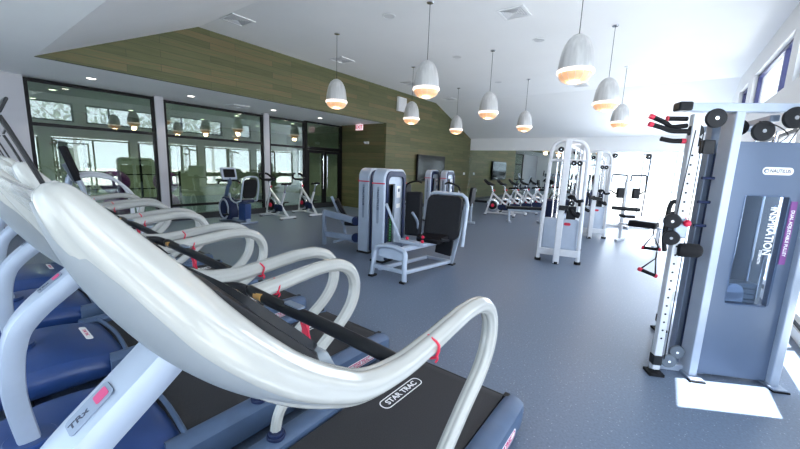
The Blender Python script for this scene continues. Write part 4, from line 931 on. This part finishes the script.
# ------------------------------------------------------------------ multi-station cable towers
def station(label, loc, rz_, front_label=True):
    t = thing('cable_station', label, 'cable machine', loc, rz_)
    # arched side frame, legs at x = -.36 and .36
    bm = B(); P = smooth_path([(-.36, 0, .04), (-.34, 0, 1.0), (-.31, 0, 1.9), (-.30, 0, 2.15), (-.25, 0, 2.28), (-.12, 0, 2.34), (.1, 0, 2.35), (.24, 0, 2.29), (.31, 0, 2.15), (.33, 0, 1.9), (.34, 0, 1.0), (.36, 0, .04)], 5)
    add_tube(bm, P, [(.027, .036)]*len(P), 12, side=(0, 1, 0)); obj('arched_frame', bm, 'white_metal', t)
    bm = B(); add_box(bm, (-.03, -.16, 1.18), (.11, .10, 2.34)); obj('centre_post', bm, 'white_metal', t, bevel=.012)
    for x, y in ((-.36, 0), (.36, 0), (-.03, -.16)):
        bm = B(); add_cyl(bm, (x, y, 0), (x, y, .05), .06, 14); obj('rubber_foot', bm, 'rubber', t)
    bm = B(); add_prism(bm, rrect(-.32, .16, .32, .86, .05), (0, .05, 0), (1, 0, 0), (0, 0, 1), (0, 1, 0), .14); sh = obj('stack_shroud', bm, 'silver_light', t, bevel=.02)
    bm = B(); add_prism(bm, rrect(.05, .735, .17, .79, .026), (0, .05, 0), (1, 0, 0), (0, 0, 1), (0, -1, 0), .006); obj('round_badge', bm, 'red', sh)
    bm = B(); add_tube(bm, smooth_path([(-.35, 0, .24), (-.2, -.14, .2), (0, -.19, .19), (.2, -.14, .2), (.35, 0, .24)], 5), [(.02, .06)]*21, 10, side=(0, 0, 1)) if False else add_beam(bm, (-.36, -.02, .2), (.36, -.02, .2), .05, .13); obj('lower_brace', bm, 'white_metal', t, bevel=.01)
    for x in (-.18, -.10, .12, .2):
        bm = B(); add_cyl(bm, (x, .12, .8), (x, .12, 2.2), .012, 8); obj('guide_rod', bm, 'chrome', t)
    bm = B(); add_box(bm, (.16, .12, .98), (.16, .1, .26)); obj('weight_stack', bm, 'black', t, bevel=.004)
    bm = B(); add_beam(bm, (-.02, .0, 2.26), (.24, .5, 2.16), .07, .07); add_beam(bm, (-.30, 0, 1.98), (.32, 0, 1.98), .05, .05); obj('top_arm', bm, 'white_metal', t, bevel=.01)
    for x, z in ((.10, 1.93), (.20, 1.93), (-.14, 2.18), (.26, .98), (.12, 1.30), (.14, 1.18)): pulley('pulley', (x, -.06, z), .05, (.3, 1, 0), t)
    bm = B(); add_box(bm, (.0, -.24, 1.10), (.16, .06, .09)); obj('adjuster_block', bm, 'black', t, bevel=.01)
    bm = B(); add_tube(bm, smooth_path([(.06, -.2, 1.30), (.14, -.24, 1.32), (.2, -.26, 1.24), (.32, -.27, 1.26)], 4), .028, 10); obj('handle', bm, 'rubber', t)
    bm = B(); add_tube(bm, smooth_path([(.15, -.12, 1.05), (.2, -.2, .98), (.28, -.2, .95)], 4), .035, 10); obj('handle', bm, 'rubber', t)
    cable(t, [Vector((.10, -.06, 1.9)), Vector((.12, -.06, 1.3))], .005); cable(t, [Vector((.22, -.06, 1.9)), Vector((.26, -.06, 1.0))], .005)
    return t
s0 = station('white arched cable station standing in the middle of the floor, nearest', (-1.50, 7.33, 0), math.radians(14))
s0['group'] = 'white cable stations'
s1 = dup(s0, (-1.55, 8.45, 0), math.radians(60), 'white arched cable station right behind the nearest one')
bm = B(); add_prism(bm, rrect(-.28, .1, .28, 1.15, .05), (0, .22, 0), (1, 0, 0), (0, 0, 1), (0, 1, 0), .3); obj('stack_cover', bm, 'navy', s1, bevel=.02)
s2 = dup(s0, (-1.48, 10.9, 0), math.radians(20), 'white arched cable station farther back, beside the butterfly machine')
bm = B(); add_prism(bm, rrect(-.28, .1, .28, 1.25, .05), (0, .22, 0), (1, 0, 0), (0, 0, 1), (0, 1, 0), .3); obj('stack_cover', bm, 'navy', s2, bevel=.02)
# ------------------------------------------------------------------ butterfly and pulldown station at the far windows
t = thing('pulldown_station', 'white chest and lat pulldown station with black pads before the far windows', 'weight machine', (-.98, 14.0, 0), math.radians(30))
bm = B(); add_beam(bm, (-.62, 0, .05), (.9, 0, .05), .08, .08); add_beam(bm, (.0, -.45, .05), (0, .45, .05), .08, .08); add_beam(bm, (0, 0, .05), (0, 0, 1.55), .09, .09, (0, 1, 0)); obj('frame', bm, 'white_metal', t, bevel=.012)
bm = B(); add_beam(bm, (-.55, .1, .05), (-.55, .1, 2.42), .05, .05, (0, 1, 0)); add_beam(bm, (-.58, .1, 2.42), (.72, .1, 2.46), .05, .06); obj('top_frame', bm, 'white_metal', t, bevel=.01)
bm = B(); add_beam(bm, (.62, .05, .4), (.66, .05, 2.42), .03, .03, (0, 1, 0)); obj('cable_strut', bm, 'navy', t)
pulley('pulley', (-.46, .05, 2.37), .08, (0, 1, 0), t, w=.06); pulley('pulley', (.58, .05, 2.37), .09, (0, 1, 0), t, w=.06)
bm = B(); add_tube(bm, smooth_path([(.0, -.02, 1.80), (.2, -.02, 1.87), (.8, -.02, 1.88), (1.15, -.02, 1.80)], 5), .014, 8); obj('lat_bar', bm, 'chrome', t)
for s in (-1, 1):
    bm = B(); add_tube(bm, [Vector(p) for p in ((s*.06, -.1, 1.55), (s*.07, -.1, 1.74), (s*.5, -.1, 1.76), (s*.54, -.1, 1.70), (s*.56, -.1, 1.25), (s*.40, -.1, 1.15), (s*.2, -.05, 1.10))], .027, 8); ar = obj('swing_arm', bm, 'black', t)
    bm = B(); add_box(bm, (s*.24, -.16, 1.16), (.22, .12, .34)); obj('arm_pad', bm, 'vinyl', ar, bevel=.03)
bm = B(); add_tube(bm, [Vector((-.45, -.22, .66)), Vector((.40, -.22, .63))], .065, 14); obj('roller_pad', bm, 'vinyl', t)
bm = B(); add_prism(bm, rrect(-.18, -.2, .18, .2, .06), (-.05, -.4, .38), (1, 0, 0), (0, 1, 0), (0, 0, 1), .09); obj('seat_pad', bm, 'vinyl', t, bevel=.02)
t = thing('padded_bench', 'flat black padded bench on a white frame left of the pulley column', 'bench', (-.36, 10.95, 0), math.radians(-16))
bm = B(); add_box(bm, (.08, 0, .52), (.62, .3, .16)); obj('bench_pad', bm, 'vinyl', t, bevel=.03)
bm = B(); add_beam(bm, (-.5, 0, .46), (.5, 0, .46), .06, .06); add_beam(bm, (-.42, 0, .05), (-.42, 0, .48), .06, .06, (0, 1, 0)); add_beam(bm, (.42, 0, .05), (.42, 0, .48), .06, .06, (0, 1, 0)); add_box(bm, (-.42, 0, .03), (.07, .5, .06)); add_box(bm, (.42, 0, .03), (.07, .5, .06)); obj('bench_frame', bm, 'white_metal', t, bevel=.01)
# long bench in front of the mirror bikes
t = thing('padded_bench', 'long low black padded bench on silver legs before the spin bicycle row', 'bench', (-3.72, 12.25, 0), math.radians(30))
bm = B(); add_box(bm, (0, 0, .50), (1.25, .3, .09)); obj('bench_pad', bm, 'vinyl', t, bevel=.03)
bm = B(); add_beam(bm, (-.55, 0, .42), (.9, 0, .42), .08, .08); obj('bench_rail', bm, 'silver_light', t, bevel=.01)
for x in (-.5, .55):
    bm = B(); add_beam(bm, (x, 0, .04), (x, 0, .42), .07, .07, (0, 1, 0)); add_box(bm, (x, 0, .03), (.09, .5, .06)); obj('leg', bm, 'silver_light', t, bevel=.008)
# exercise balls behind the studio glass
for k, (y, z, c) in enumerate(((3.2, .34, 'lower left'), (4.45, .34, 'lower right'), (3.2, 1.02, 'upper left'), (4.45, 1.02, 'upper right'))):
    bm = B(); add_ball(bm, (0, 0, 0), .34, seg=28); o = obj('exercise_ball', bm, 'purple', loc=(-12.2, y, z)); tag(o, 'purple exercise ball behind the studio glass, '+c+' of four', 'ball', 'exercise balls in the studio')
t = thing('ball_rack', 'black metal rack holding purple balls behind the studio glass', 'rack', (-12.2, 3.8, 0))
for y in (-1.1, .15, 1.2):
    bm = B(); add_beam(bm, (-.42, y, 0), (-.42, y, 2.1), .05, .05, (0, 1, 0)); obj('upright', bm, 'black', t)
for z in (.02, .52, .80, 1.22):
    bm = B(); add_beam(bm, (-.38, -1.1, z), (-.38, 1.2, z), .03, .03); obj('shelf_rail', bm, 'black', t)
# trees outside the right-hand windows
def tree(label, loc, h, r, seed):
    rnd = random.Random(seed); t = thing('tree', label, 'tree', loc)
    bm = B(); add_tube(bm, smooth_path([(0, 0, -.2), (.1, 0, h*.3), (0, .1, h*.6), (.05, 0, h*.9)], 4), [.16-.012*i for i in range(13)], 8)
    for k in range(9):
        a = rnd.random()*2*PI; z = h*(.3+.5*rnd.random()); e = Vector((math.cos(a)*r*.9, math.sin(a)*r*.9, z+h*.25))
        add_tube(bm, smooth_path([(0, 0, z), (e.x*.5, e.y*.5, z+h*.08), tuple(e)], 4), [.06-.005*i for i in range(9)], 6)
    obj('trunk', bm, 'bark', t)
    bm = B()
    for k in range(420):
        v = Vector((rnd.gauss(0, 1), rnd.gauss(0, 1), rnd.gauss(0, 1))).normalized()*(rnd.random()**.4)
        c = Vector((v.x*r, v.y*r, h*.68+v.z*h*.30)); q = Euler((rnd.random()*6, rnd.random()*6, rnd.random()*6)).to_matrix(); s = .10+.12*rnd.random()
        a_ = [bm.verts.new(c+q @ Vector(p)*s) for p in ((-1, 0, 0), (0, -.6, .1), (1, 0, 0), (0, .6, .1))]; bm.faces.new(a_)
    obj('foliage', bm, 'leaf', t, smooth=False)
for k, (x, y, h, r) in enumerate(((9, 1.5, 6.5, 2.0), (10.5, 6.5, 7, 2.3), (9, 11.5, 6, 1.9), (11, 16, 7, 2.4))):
    tree('leafy tree outside the right-hand windows, number %s from the front' % ('one', 'two', 'three', 'four')[k], (x, y, 0), h, r, k)
